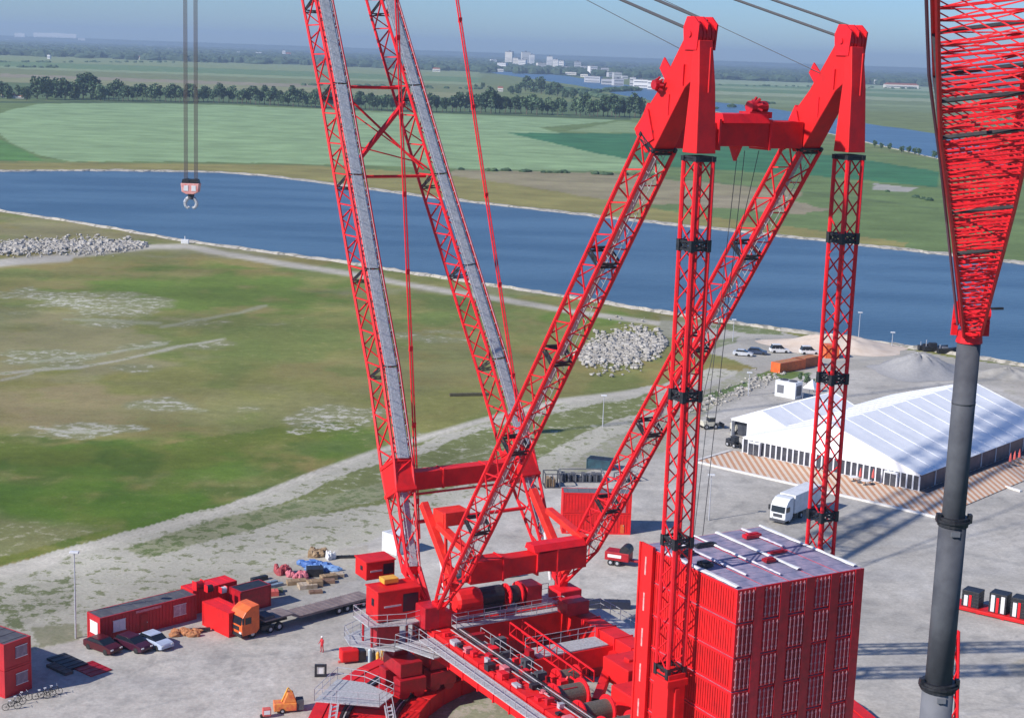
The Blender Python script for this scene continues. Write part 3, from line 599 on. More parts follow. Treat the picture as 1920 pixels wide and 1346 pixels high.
# sloping boom stops, orange red boxes beside the boom feet
for u in (-.4, 12.4):
    bs = MB(); bs.bar(L(u, -49.4, 19.2), L(u, -42.2, 12.4), .75, .8); bs.bar(L(u + .2, -46.4, 17.8), L(u + .2, -39.5, 16.6), .8, .6); bs.build('boom_stop', ORED, crane, bevel=.05)
bs = MB(); bs.frame(L(1.4, -46.8, 18.4), X1, Y1, Z1, 1.5, 1.1, .7); bs.bar(L(-.2, -45.0, 19.4), L(-.2, -44.6, 12.0), .28, .28)
bs.build('gantry_box', ORED, crane, bevel=.05)
for u in (-.1, 12.2): bt = MB(); bt.tube(L(u, -46.3, 15.5), L(u, -44.9, 10.8), .17, 8); bt.build('hydraulic_ram', WHITE, crane)

# ropes
def ropes(name, pairs, r, parent=None, mt=ROPE, n=5):
    a = MB()
    for p, q in pairs: a.tube(p, q, r, n)
    return a.build(name, mt, parent)
for u, sh in ((-1.6, 0), (13.6, -1.0)):
    hd0 = L(u, -6.25 + sh, 66.6)
    for s in (-1, 1):
        # backstay cables run to the boom head, out of the picture
        B_ = (Pn if u < 0 else Pf); tgt = B_[8].lerp(B_[9], .65)
        ropes('backstay_cable', [(hd0 + X1 * (s * .5 + o) + Z1 * (s * .4 - .3), tgt + X1 * (s * .5 + o) + Z1 * (1 + s * .4)) for o in (-.13, .13)], .085, crane)
ropes('guy_rope', [(L(-2.0, -7.8, 64.6), Pn[8].lerp(Pn[9], .9) - X1), (L(12.8, -9.5, 63.2), Pf[8].lerp(Pf[9], .9) - X1)], .03, crane)
ropes('reeving_rope', [(L(7.5 + o, -11.9, 57), L(6.5 + o * 1.5, -14.5, 8)) for o in (-.5, 0.2)] + [(L(5.2, -20, 6.2), L(9.2, -12, 57))], .03, crane)
# hoist ropes belong to the crane, the hook block hangs on them
hk = MB()
import itertools
def onplane_u(x, y, u):
    r = ray(x, y); o = CW(u, 0); t = ((o - EYE).dot(EU)) / r.dot(EU); return EYE + r * t
HK = onplane_u(358, 335, 6.0); hq = HK - A0; hku, hkv, hkz = hq.dot(EU), hq.dot(EV), HK.z
px_m = FOC / (HK - EYE).length
for s in (-1, 1):
    for k in range(4):
        o = (s * (9.2 + (k - 1.5) * 1.9)) / px_m
        hk.tube(L(hku, hkv, hkz) + Vector((math.cos(-TH) * o, math.sin(-TH) * o, 0)), L(6, hkv, 149) + Vector((math.cos(-TH) * o, math.sin(-TH) * o, 0)), .05, 4)
hk.build('hoist_rope', mat('greasy_rope', (.16, .13, .12)), crane)

# --- ring, slewing frame, winches, cabins
rg = MB(); RO, RI, ZR = 27.7, 17.3, 1.5; NS = 72
def ringpt(r, a, z): return Vector((r * math.cos(a), r * math.sin(a), z))
def annulus(M, r0, r1, z0, z1, n=NS, gap=0):
    for k in range(n):
        a0 = 2 * math.pi * (k + gap) / n; a1 = 2 * math.pi * (k + 1 - gap) / n
        vs = [ringpt(r, a, z) for z in (z0, z1) for r, a in ((r0, a0), (r1, a0), (r1, a1), (r0, a1))]
        M.add(vs, [(3, 2, 1, 0), (4, 5, 6, 7), (0, 1, 5, 4), (1, 2, 6, 5), (2, 3, 7, 6), (3, 0, 4, 7)])
for r0, r1, z1 in ((17.3, 18.6, 1.75), (18.62, 26.4, 1.5), (26.42, 27.7, 1.6)):
    annulus(rg, r0, r1, .02, z1, 36, .012)
og = rg.build('ring_base', RED2, crane, bevel=.04)
for r in (19.7, 24.3):
    rl = MB(); annulus(rl, r - .42, r - .16, 1.51, 1.72, 96); annulus(rl, r + .16, r + .42, 1.51, 1.72, 96); annulus(rl, r - .16, r + .16, 1.51, 1.58, 96); rl.build('rail', BLACK, og)
    r2 = MB(); annulus(r2, r - .07, r + .07, 1.585, 1.66, 96); r2.build('rail_head', GALV, og)
rb = MB()
for k in range(72):
    a = 2 * math.pi * k / 72
    rb.bar(ringpt(18.8, a, 1.53), ringpt(26.2, a, 1.53), .1, .08)
rb.build('rib', DRED, og)
fr = MB()
for u in (-1.6, 13.6):
    fr.frame(L(u, -25.5, 7.0), X1, Y1, Z1, 1.0, 21.5, 1.3)
fr.frame(L(6, -44.6, 7.2), X1, Y1, Z1, 8.6, 1.5, 1.5); fr.frame(L(6, -8.2, 6.2), X1, Y1, Z1, 8.2, 1.4, 1.2)
fr.frame(L(6, -34.5, 6.6), X1, Y1, Z1, 6.6, 1.0, 1.0); fr.bar(L(-1, -30, 6.6), L(13, -14, 6.6), .8, 1.0); fr.bar(L(13, -34, 6.6), L(-1, -18, 6.6), .8, 1.0)
of = fr.build('slewing_frame', RED2, crane, bevel=.05)
for u in (-1.6, 13.6):
    ribs = MB()
    for k in range(15): ribs.frame(L(u, -45 + k * 2.9, 7.0), X1, Y1, Z1, 1.12, .08, 1.38)
    ribs.build('frame_rib', RED, of)
for u in (-4.6, -1.0, 3.0, 9.0, 13.0, 16.6):        # bogies on the ring
    bo = MB()
    for dv in (-1.6, 1.6):
        c = L(u, -46.3 + abs(u - 6) * .13 + dv, 3.1); bo.frame(c, X1, Y1, Z1, 1.45, .75, .7)
        for s in (-.8, .8): bo.tube(c + X1 * s - Y1 * .5 - Z1 * .8, c + X1 * s + Y1 * .5 - Z1 * .8, .62, 14)
    bo.frame(L(u, -46.3 + abs(u - 6) * .13, 4.6), X1, Y1, Z1, 1.2, 1.9, .7); bo.prism([(-1.0, 4.8), (1.0, 4.8), (.5, 6.3), (-.5, 6.3)], lambda a, z, t: L(u + a, -46.3 + t, z), -.9, .9)
    bo.build('bogie', DRED, crane, bevel=.06)
for u in (-1.6, 13.6):
    bo = MB()
    for dv in (-3.5, -.5, 2.5): c = L(u, -7 + dv, 3.1); bo.frame(c, X1, Y1, Z1, 1.5, 1.02, 1.0)
    bo.build('bogie', DRED, crane, bevel=.06)
def rails(M, pts, h=1.1, r=.035, posts=1.8):      # handrail along a polyline
    for p, q in zip(pts, pts[1:]):
        p = Vector(p); q = Vector(q); n = max(1, round((q - p).length / posts))
        for k in range(n + 1): c = p.lerp(q, k / n); M.tube(c, c + Z1 * h, r, 4)
        for hh in (h, h * .5): M.tube(p + Z1 * hh, q + Z1 * hh, r, 4)
def platform(name, corners, z, parent, inner=(), h=1.1, rl=None, t=.12):
    a = MB(); vs = [L(u, v, z) for u, v in corners]; n = len(vs)
    a.add([v for v in vs] + [v - Z1 * t for v in vs], [tuple(range(n)), tuple(range(2 * n - 1, n - 1, -1))] + [(k, k + n, (k + 1) % n + n, (k + 1) % n) for k in range(n)])
    o = a.build(name, GRATE, parent); b = MB()
    rails(b, [vs[i] for i in (rl if rl is not None else list(range(n)) + [0])], h); b.build('handrail', GALV, o); return o
platform('side_walkway', [(-4.4, -9), (-2.9, -9), (-2.9, -42), (-4.4, -42)], 8.0, crane, rl=[1, 0, 3])
platform('side_walkway', [(14.9, -9), (16.6, -9), (16.6, -42), (14.9, -42)], 8.0, crane, rl=[0, 1, 2, 3])
platform('front_platform', [(-9.5, -46.8), (-9.0, -49.2), (-6.6, -50.5), (-3.0, -50.0), (-2.6, -44), (-6.2, -43.6)], 6.6, crane)
platform('front_platform', [(-6.2, -43.5), (-2.6, -43.9), (-.5, -39.5), (-4.4, -38.9)], 7.2, crane)
platform('cross_walkway', [(-.4, -42.8), (12.4, -42.8), (12.4, -41.8), (-.4, -41.8)], 8.6, crane)
platform('cross_walkway', [(-.6, -46.2), (12.8, -46.2), (12.8, -43.3), (-.6, -43.3)], 8.85, crane, rl=[0, 1])
platform('inner_walkway', [(.4, -40.5), (1.6, -40.5), (1.6, -29), (.4, -29)], 7.7, crane, rl=[1, 2])
platform('inner_walkway', [(4.0, -36), (12, -36), (12, -33.6), (4.0, -33.6)], 7.75, crane, rl=[0, 1])
for k in range(26):
    q_ = MB(); uu = -1.6 + rnd.uniform(-.8, .8); vv = -41 + k * 1.15; q_.frame(L(uu, vv, 8.4 + rnd.uniform(0, .25)), X1, Y1, Z1, rnd.uniform(.12, .5), rnd.uniform(.2, .5), rnd.uniform(.1, .35)); q_.tube(L(uu, vv, 8.4), L(uu + rnd.uniform(-.6, .6), vv + rnd.uniform(.4, 1.2), 8.6), .07, 6); q_.build('valve_block', [RED, DRED, GALV, BLACK, PINKM][k % 5], crane)
for k in range(5): q_ = MB(); q_.tube(L(-.9 + k * .28, -42, 8.45), L(-.9 + k * .28, -12, 8.45), .055, 5); q_.build('hydraulic_pipe', [GALV, BLACK, GREY][k % 3], crane)
platform('ring_platform', [(-14.6, -43.6), (-10.4, -47.6), (-8.4, -45.6), (-7.2, -41.6), (-9.6, -39.8)], 3.0, crane, h=1.2)
for (a, b) in (((-13.2, -41.9, 3.0), (-14.6, -39.6, 1.6)), ((-8.8, -39.6, 3.0), (-9.4, -37.4, 1.6))):
    ld_ = MB(); p, q = L(*a), L(*b)
    for s in (-.35, .35): ld_.bar(p + X1 * s, q + X1 * s, .1, .2); ld_.tube(p + X1 * s + Z1, q + X1 * s + Z1, .04, 4)
    for k in range(6): c = p.lerp(q, (k + .5) / 6); ld_.frame(c, X1, Y1, Z1, .35, .14, .03)
    ld_.build('stair', GALV, crane)
# big winches along the frame, drums across the crane
def winch(u, v, z, r, wdt, parent=crane, drum=BRONZE):
    a = MB()
    for s in (-1, 1):
        c = L(u + s * wdt / 2, v, z); a.tube(c - X1 * .09, c + X1 * .09, r, 24)
        for k in range(8): t = k * math.pi / 4; a.bar(c + X1 * s * .14 + Vector((0, math.cos(t), math.sin(t))) * r * .25, c + X1 * s * .14 + Vector((0, math.cos(t), math.sin(t))) * r * .95, .14, .1, X1)
        a.tube(c, c + X1 * s * .5, r * .28, 10); a.prism([(-r * .8, z - r * 1.2), (r * .8, z - r * 1.2), (r * .25, z + .1), (-r * .25, z + .1)], lambda p, q, t: L(u + s * (wdt / 2 + .3) + t, v + p, q), -.07, .07)
    o = a.build('winch', RED, parent, bevel=.02)
    d = MB(); d.tube(L(u - wdt / 2 + .1, v, z), L(u + wdt / 2 - .1, v, z), r * .72, 24); d.build('drum', drum, o, smooth=False)
for v in (-25.2, -21.0, -17.2, -13.6): winch(2.0, v, 7.5, 1.35, 3.0)
for v, u in ((-29.5, 4.6),): winch(u, v, 7.2, 1.0, 2.2)
for v0, v1, u0, u1, z0, z1 in ((-24.5, -20.5, 6.2, 10.8, 5.6, 8.0), (-29.5, -25.3, 8.6, 12.0, 6.4, 8.6), (-19.8, -14.5, 6.0, 10.4, 5.4, 7.6)):
    wr = MB(); wr.frame(L((u0 + u1) / 2, (v0 + v1) / 2, (z0 + z1) / 2), X1, Y1, Z1, (u1 - u0) / 2, abs(v1 - v0) / 2, (z1 - z0) / 2); wr.frame(L((u0 + u1) / 2, (v0 + v1) / 2, z1 + .1), X1, Y1, Z1, .5, .4, .18)
    wr.build('power_pack', RED2, crane, bevel=.08)
for k in range(16): rt_ = MB(); u = rnd.uniform(-.2, 3.6); v = -40 + k * 1.0; rt_.frame(L(u, v, 7.6 + rnd.uniform(-.2, .5)), X1, Y1, Z1, rnd.uniform(.2, .8), rnd.uniform(.2, .5), rnd.uniform(.2, .6)); rt_.tube(L(u, v, 7.6), L(u + rnd.uniform(-1, 1), v, 8.4), .12, 6); rt_.build('pump_unit', [DRED, RED, GREY][k % 3], crane)
tr = MB()
for s in (4.6, 6.0):
    a, b, c_, d_ = (L(s, -40, 7.8), L(s, -27, 7.4), L(s, -40, 9.0), L(s, -27, 8.4)); tr.tube(a, b, .09, 5); tr.tube(c_, d_, .09, 5)
    for k in range(10): tr.tube(a.lerp(b, k / 10), c_.lerp(d_, (k + 1) / 10) if k % 2 == 0 else c_.lerp(d_, k / 10), .05, 4)
    for k in range(11): tr.tube(a.lerp(b, k / 10), c_.lerp(d_, k / 10), .05, 4)
tr.build('pipe_truss', RED, crane)
# front beam equipment: domed red motor with dark drum, second winch
mo = MB(); c = L(2.2, -44.6, 10.3); rr = []
for x_, k in ((-1.5, .75), (-1.2, 1.0), (1.0, 1.0), (1.3, .9)): rr.append([c + X1 * x_ + Vector((0, math.cos(t) * 1.25 * k, math.sin(t) * 1.15 * k)) for t in [2 * math.pi * i / 16 for i in range(16)]])
mo.loft(rr); mo.frame(c - Z1 * 1.0, X1, Y1, Z1, 1.4, 1.0, .7); om = mo.build('winch_motor', RED2, crane, smooth=False, bevel=.03)
dr = MB(); dr.tube(c + X1 * 1.3, c + X1 * 3.9, .95, 18); dr.frame(c + X1 * 2.6 - Z1 * 1.0, X1, Y1, Z1, 1.2, .8, .4); dr.build('drum', BLACK, om)
winch(7.4, -44.5, 10.1, 1.2, 1.4, crane, BLACK)
for hu, hv, hz, ha, hb, hc in ((9.5, -44.6, 10.0, .9, 1.1, 1.0), (12.6, -41.0, 9.2, 1.3, 1.0, .7), (-2.6, -44.2, 9.6, .8, 1.4, 1.1)): hs_ = MB(); hs_.frame(L(hu, hv, hz), X1, Y1, Z1, ha, hb, hc); hs_.build('machinery_housing', DRED, crane, bevel=.08)
for u in (-1.6, 13.6): ft_ = MB(); ft_.frame(L(u, -44.2, 9.2), X1, Y1, Z1, 1.3, 1.2, .8); ft_.build('foot_bearing', RED, crane, bevel=.08)
# cabins hung left of the boom foot
def cabin(u, v, z, a, b, h, lab=None):
    m1 = MB(); m1.frame(L(u, v, z + h / 2), X1, Y1, Z1, a, b, h / 2); m1.frame(L(u, v, z + h + .06), X1, Y1, Z1, a + .1, b + .1, .08)
    o = m1.build('cabin', RED2, crane, bevel=.08)
    w1 = MB(); w1.frame(L(u + a * .55, v + b + .02, z + h * .55), X1, Y1, Z1, a * .36, .03, h * .3); w1.build('window', GLASS, o); w1 = MB(); w1.frame(L(u - a - .02, v + b * .2, z + h * .6), X1, Y1, Z1, .03, b * .18, h * .12); w1.build('window', GLASS, o)
    s1 = MB(); s1.frame(L(u - a * .3, v + b + .03, z + h * .5), X1, Y1, Z1, a * .4, .03, .08); s1.build('grab_rail', GALV, o); return o
cabin(-5.2, -46.2, 9.2, 2.3, 1.35, 3.0)
cabin(-4.6, -51.6, 11.6, 1.6, 1.3, 1.8)
e3 = MB(); e3.frame(L(-5.4, -46.8, 12.75), X1, Y1, Z1, .8, .6, .25); e3.build('roof_unit', YELLOW, crane, bevel=.06)
platform('cabin_platform', [(-8.6, -44.6), (-8.6, -48), (-2.9, -48), (-2.9, -44.0), (-5.0, -43.6)], 9.1, crane)
for u, v in ((-7.8, -45.4), (-7.8, -47.4), (-4, -47.4), (-4.2, -45.0)): pl_ = MB(); pl_.tube(L(u, v, 6.6), L(u, v, 9.0), .12, 6); pl_.build('support_leg', DRED, crane)
pl_ = MB(); pl_.frame(L(-6, -46.2, 7.8), X1, Y1, Z1, 1.2, .8, 1.15); pl_.build('cabin_pedestal', DRED, crane)

# hook block: thing of its own
ho = thing('hook_block', 'pale red and white hook block with double hook hanging over the canal', 'hook block', HK, 0)
q = 1 / px_m
a = MB(); a.box(-14 * q, 14 * q, -.7, .7, -9 * q, -1 * q)
for s in (-1, 1): a.tube((s * 8 * q, -.8, -7 * q), (s * 8 * q, .8, -7 * q), 7 * q, 16)
a.build('sheave_box', BLACK, ho)
a = MB(); a.prism([(-17 * q, -8 * q), (17 * q, -8 * q), (15 * q, -24 * q), (7 * q, -28 * q), (-7 * q, -28 * q), (-15 * q, -24 * q)], lambda x, z, t: Vector((x, t, z)), -.85, .85); ob_ = a.build('body', mat('faded_pink_paint', (.72, .40, .36), (.62, .16, .15), 1.2, .5), ho, bevel=.1)
for s in (-1, 1): a = MB(); a.box(s * 7 * q - 4 * q, s * 7 * q + 4 * q, -.9, -.86, -22 * q, -12 * q); a.build('plate', WHITE, ob_)
a = MB(); a.tube((0, 0, -28 * q), (0, 0, -38 * q), 6 * q, 12); a.build('shank', GREY, ho)
for s in (-1, 1):
    a = MB(); pts = [Vector((s * x * q, 0, -z * q)) for x, z in ((2, 34), (8, 38), (11, 44), (9, 51), (5, 54), (2.5, 51))]
    for k, (p, r_) in enumerate(zip(zip(pts, pts[1:]), (3.6, 3.6, 3.2, 2.8, 2.0))): a.tube(p[0], p[1], r_ * q, 8)
    a.build('hook', GALV, ho)

# ------------------------------------------------------------ counterweight containers
CWc = 2.44; CHt = 2.59; CL = 12.19
def container():
    r = thing('shipping_container', 'x', 'container')
    b = MB(); b.box(0.08, CWc - .08, .06, CL - .06, .12, CHt - .14)
    for k in range(38):                           # corrugated long sides
        y = .5 + k * (CL - 1.0) / 38
        for x, s in ((0.02, -1), (CWc - .02, 1)): b.add([(x, y, .2), (x - s * .03, y + .05, .2), (x - s * .03, y + .17, .2), (x, y + .22, .2), (x, y, CHt - .22), (x - s * .03, y + .05, CHt - .22), (x - s * .03, y + .17, CHt - .22), (x, y + .22, CHt - .22)], [(0, 1, 5, 4), (1, 2, 6, 5), (2, 3, 7, 6)] if s > 0 else [(4, 5, 1, 0), (5, 6, 2, 1), (6, 7, 3, 2)])
    b.build('wall', RED2, r)
    f = MB()
    for x in (0, CWc - .14):
        for y in (0, CL - .14): f.box(x, x + .14, y, y + .14, .0, CHt)
    for x in (0.004, CWc - .134):
        for z in (0.004, CHt - .134): f.box(x, x + .13, .14, CL - .14, z, z + .13)
    for y in (0.004, CL - .134):
        for z in (0.004, CHt - .134): f.box(.14, CWc - .14, y, y + .13, z, z + .13)
    f.build('frame', RED, r)
    for k in range(2):
        d = MB(); d.box(.16 + k * 1.07, .16 + k * 1.07 + 1.04, -.01, .05, .15, CHt - .16); do = d.build('door', DRED, r)  # door red darker than the walls, shade of this face put into it
        for j in range(2):
            rd = MB(); x = .16 + k * .80 + j * .40 + .12; rd.tube((x, -.07, .1), (x, -.07, CHt - .12), .045, 6)
            for z in (.3, .9, 1.6, 2.2): rd.box(x - .09, x + .09, -.10, -.02, z, z + .12)
            rd.build('lock_rod', CHROME, do)
    t = MB(); t.box(.10, CWc - .0, .08, CL - .08, CHt - .10, CHt + .012)
    for k in range(11): t.box(.12, CWc - .12, .5 + k * 1.08, .62 + k * 1.08, CHt - .02, CHt + .03)
    t.build('roof', ROOFC, r)
    return r
proto = container(); NROW = 9; GAP = .10; Z0 = 25.7 - NROW * (CHt + GAP)
first = True
colw = ['leftmost', 'second', 'middle', 'fourth', 'rightmost']
for row in range(NROW):
    for c in range(5):
        o = proto if first else copy_tree(proto); first = False
        o.location = CW(c * (CWc + .03) + rnd.uniform(-.012, .012), rnd.uniform(-.03, .03), Z0 + row * (CHt + GAP)); o.rotation_euler = (0, 0, TH)
        k = NROW - 1 - row
        o['label'] = f"red counterweight container in the {colw[c]} column, {'top row' if k == 0 else ORD[k] + ' row from the top'}"
        o['group'] = 'counterweight containers in the block'
bs_ = MB(); bs_.frame(CW(6.1, -6.1, Z0 / 2), EU, EV, Z1, 6.6, 6.5, Z0 / 2 - .02); tag(bs_.build('ballast_tray', DRED), 'low dark red ballast tray under the stacked container block', 'tray')
# tall flat cover plates on the door side and slotted plate at the far end of the side face
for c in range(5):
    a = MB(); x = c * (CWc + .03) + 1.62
    a.frame(CW(x + .42, .09, 12.8), EU, EV, Z1, .42, .04, 12.85)  # plates darkened like the doors, shade painted into their red
    tag(a.build('cover_plate', DRED), f"flat shade-darkened red vertical plate between lock rods, {['first', 'second', 'third', 'fourth', 'fifth'][c]} from the left on the door side", 'plate', 'vertical plates on the container doors')
sp = thing('guide_rail', 'bright red vertical guide rail with pale slots at the far end of the container side', 'rail', CW(-.05, -11.25, 0), TH)
a = MB(); a.box(-.2, .02, -.9, .9, 0.1, 25.9); a.box(-.3, -.2, -.94, -.74, .1, 25.95); a.box(-.3, -.2, .74, .94, .1, 25.95); a.build('post', RED2, sp, bevel=.03)
a = MB()
for k in range(8): a.box(-.25, -.202, -.09, .09, 25.9 - 1.0 - k * 3.0 - 1.5, 25.9 - 1.0 - k * 3.0)
a.build('slot_plate', mat('pale_slot', (.70, .42, .40), (.5, .2, .2), 3), sp)
# white sheeting and clutter on the roof of the block
for i, (u, v0, v1, wv) in enumerate(((.25, -9.5, -.2, .55), (2.6, -12, -2.2, .34), (5.0, -12, -5.2, .22), (5.1, -4.6, -1.2, .16), (7.3, -12, -1.6, .40), (9.9, -12, -6.6, .3), (11.9, -12.1, -.4, .42))):
    a = MB(); n = 14; rows = []
    for k in range(n + 1):
        v = v0 + (v1 - v0) * k / n; ww = wv * (0.6 + .8 * rnd.random()) / 2; hh = .04 + .05 * rnd.random()
        rows.append([CW(u - ww, v, 25.74), CW(u - ww * .4, v, 25.76 + hh), CW(u + ww * .5, v, 25.76 + hh), CW(u + ww, v, 25.74)])
    for k in range(n): a.add(rows[k] + rows[k + 1], [(0, 1, 5, 4), (1, 2, 6, 5), (2, 3, 7, 6)])
    tag(a.build('sheet_strip', TARP if i % 2 else WHITE), ['widest crumpled white strip along the near left edge of the container roofs', 'second white strip from the left edge on the container roofs', 'thin white strip on the far middle of the container roofs', 'short thin white strip on the near middle of the container roofs', 'bright white strip right of the middle of the container roofs', 'white strip between the two right columns of container roofs', 'white strip along the far right edge of the container roofs'][i], 'sheet', 'white strips on the container roofs')
for i, (u, v, a1, b1, h) in enumerate(((1.3, -8.4, .7, .45, .35), (1.1, -5.4, .45, .5, .3), (4.2, -9.5, 1.0, .25, .2), (6.4, -4.2, .5, .3, .25), (9.2, -9.8, .8, .3, .3), (8.4, -5.6, .9, .2, .15))):
    a = MB(); a.frame(CW(u, v, 25.72 + h / 2), EU, EV, Z1, a1, b1, h / 2); a.frame(CW(u, v, 25.72 + h + .04), EU, EV, Z1, a1 * .7, b1 * .6, .05)
    tag(a.build('steel_bracket', BLACK if i < 3 else DRED, bevel=.03), ['largest dark bracket near the left edge of the container roofs', 'small dark bracket by the near left corner of the container roofs', 'long thin dark bracket on the far second container roof', 'dark red bracket on the middle container roof', 'dark red bracket on the far fourth container roof', 'flat dark red bar on the fourth container roof'][i], 'bracket', 'brackets lying on the container roofs')
# ------------------------------------------------------------ vehicles
def dirang(p, q): d = q - p; return math.atan2(d.y, d.x)
PAINTS = {}
def paint(n, c): return mat('paint_' + n, c, tuple(x * .85 for x in c), 1.0, 0.3)
def car(label, pos, ang, color, kind='hatch', group=None, cat='car'):
    """x forward, origin on the ground in the middle"""
    r = thing('parked_car', label, cat, pos, ang, group); Lh, Wd = 2.2, .88
    def f(a, z, t): return Vector((a, t, z))
    b = MB(); prof = [(-Lh, .35), (-Lh, .85), (-Lh + .1, .98), (1.05, .95), (Lh - .15, .78), (Lh, .6), (Lh, .32), (1.85, .22), (-1.85, .22)]
    rings = []
    for t, k in ((-Wd, .96), (-Wd * .93, 1), (Wd * .93, 1), (Wd, .96)): rings.append([Vector((a * k, t, z)) for a, z in prof])
    b.loft(rings); b.build('body', color, r, bevel=.05)
    top = 1.45 if kind == 'hatch' else 1.42; back = -Lh + (.2 if kind in ('hatch', 'van') else .55)
    if kind == 'van': top = 1.9
    g = MB(); prof2 = [(back, .95), (back + .35, top - .06), (.25, top - .06), (1.15, .93)]
    g.loft([[Vector((a * k, t, z)) for a, z in prof2] for t, k in ((-Wd * .9, 1), (-Wd * .78, .97), (Wd * .78, .97), (Wd * .9, 1))])
    g.build('window_glass', GLASS, r)
    rf = MB(); rf.loft([[Vector((back + .38, t, top - .07)), Vector((back + .48, t, top)), Vector((.15, t, top)), Vector((.28, t, top - .07))] for t in (-Wd * .82, Wd * .82)])
    for s in (-1, 1):
        for a in (back + .9, -.15): rf.bar((a, s * Wd * .89, .93), (a + .05, s * Wd * .80, top - .04), .08, .05)
    rf.build('roof', color, r)
    for a in (-1.35, 1.35):
        for s in (-1, 1): wm = MB(); wm.tube((a, s * (Wd - .2), .32), (a, s * (Wd + .02), .32), .32, 14); wm.tube((a, s * (Wd + .02), .32), (a, s * (Wd + .03), .32), .18, 8); wm.build('wheel', TYRE, r)
    for s in (-1, 1): h = MB(); h.box(Lh - .06, Lh + .01, s * .62 - .16, s * .62 + .16, .60, .74); h.build('headlight', WHITE, r)
    return r
def wheelset(r, a, y, rad=.5):
    for s in (-1, 1):
        w_ = MB(); w_.tube((a, s * y, rad), (a, s * (y - .32), rad), rad, 14); wo = w_.build('wheel', TYRE, r)
        h = MB(); h.tube((a, s * (y + .01), rad), (a, s * (y - .02), rad), rad * .5, 10); h.build('rim', GALV, wo)
def truck(label, pos, ang, cabm, cargo):
    """x backwards from the nose; origin at the front axle"""
    r = thing('lorry', label, 'lorry', pos, ang)
    cb_ = MB(); prof = [(-1.4, .5), (-1.45, 1.5), (-1.3, 2.6), (-.9, 3.15), (-.2, 3.6), (.85, 3.7), (.9, .9), (.5, .5)]
    cb_.loft([[Vector((a, t, z)) for a, z in prof] for t in (-1.22, -1.15, 1.15, 1.22)]); cb_.build('cab', cabm, r, bevel=.06)
    g = MB(); g.add([(-1.44, -1.05, 1.75), (-1.44, 1.05, 1.75), (-1.31, 1.0, 2.6), (-1.31, -1.0, 2.6)], [(0, 1, 2, 3)]); g = MB(); g.loft([[Vector((-1.50, t, 1.72)), Vector((-1.36, t, 2.58)), Vector((-1.30, t, 2.58)), Vector((-1.42, t, 1.72))] for t in (-1.05, 1.05)]); g.build('windscreen', GLASS, r)
    for s in (-1, 1):
        g = MB(); g.box(-1.0, -.2, s * 1.2, s * 1.235, 1.75, 2.5); g.build('side_window', GLASS, r)
        m_ = MB(); m_.box(-1.5, -1.35, s * 1.3, s * 1.5, 1.9, 2.6); m_.build('mirror', BLACK, r)
        h = MB(); h.box(-1.50, -1.42, s * .95 - .2, s * .95 + .2, .75, .95); h.build('headlight', WHITE, r)
    bm = MB(); bm.box(-1.52, -1.3, -1.2, 1.2, .35, .72); bm.box(-1.49, -1.42, -.7, .7, 1.05, 1.5); bm.build('bumper', BLACK if cabm is ORANGE else GREY, r)
    ch = MB(); ch.box(.2, 5.2, -.42, .42, .75, 1.0); ch.box(1.2, 2.4, -1.15, -.6, .5, 1.0); ch.box(1.2, 2.4, .6, 1.15, .5, 1.0); ch.build('chassis', BLACK, r)
    wheelset(r, 0, 1.2); wheelset(r, 3.6, 1.2)
    if cargo == 'flat':
        d = MB(); d.box(1.6, 5.4, -1.25, 1.25, 1.45, 1.62); d.loft([[Vector((a, t, z)) for t, z in ((-1.25, z0), (1.25, z0), (1.25, z1), (-1.25, z1))] for a, z0, z1 in ((5.4, 1.3, 1.62), (6.4, .85, 1.10), (16.8, .85, 1.10))])
        d.loft([[Vector((a, t, z)) for t, z in ((-1.25, z0), (1.25, z0), (1.25, z1), (-1.25, z1))] for a, z0, z1 in ((16.8, .85, 1.1), (17.6, .45, .6))])
        for k in range(14): d.box(6.8 + k * .72, 6.88 + k * .72, -1.28, 1.28, 1.1, 1.14)
        d.build('flatbed', mat('worn_deck', (.17, .13, .13), (.26, .21, .20), .6, .8, bump=.2), r)
        for a in (2.4, 12, 13.2, 14.4, 15.6): wheelset(r, a, 1.2, .42)
        t_ = MB(); t_.box(1.7, 3.0, -1.1, 1.1, 1.62, 1.95); t_.build('load_ramp', GREY, r)
    else:
        d = MB(); d.box(1.3, 9.4, -1.27, 1.27, 1.15, 3.8); d.build('trailer_box', WHITE, r, bevel=.04)
        a = MB(); a.box(1.05, 1.32, -.8, .8, 2.6, 3.6); a.build('cooling_unit', GREYL, r)
        for a in (7.0, 8.3): wheelset(r, a, 1.2)
    return r
truck('orange lorry with long empty brown flatbed trailer parked behind the red office container', G(462, 1190), dirang(G(462, 1190), G(672, 1133)), ORANGE, 'flat')
truck('white box lorry with dark windscreen parked in front of the marquee deck', G(1466, 978), dirang(G(1466, 978), G(1556, 938)), paint('lorry_white', (.72, .75, .78)), 'box')
dirL = dirang(G(187, 1207), G(357, 1163)); perp = dirL - math.pi / 2
car('dark red estate car closest to the end window of the office container', G(193, 1218), perp + .18, paint('maroon', (.075, .008, .014)), 'sedan', 'cars in front of the office container')
car('dark plum car in the middle of the three in front of the office container', G(250, 1215), perp + .18, paint('plum', (.06, .012, .03)), 'hatch', 'cars in front of the office container')
car('white and blue looking pale car nearest the office container door', G(290, 1210), perp + .12, paint('pale_blue_white', (.45, .52, .66)), 'sedan', 'cars in front of the office container')
car('silver car parked on the gravel by the canal', G(1393, 667), -.25, paint('silver', (.55, .57, .6)), 'sedan', 'cars on the gravel by the canal')
car('dark blue car beside the silver one on the gravel by the canal', G(1420, 664), -.2, paint('navy', (.05, .07, .12)), 'hatch', 'cars on the gravel by the canal')
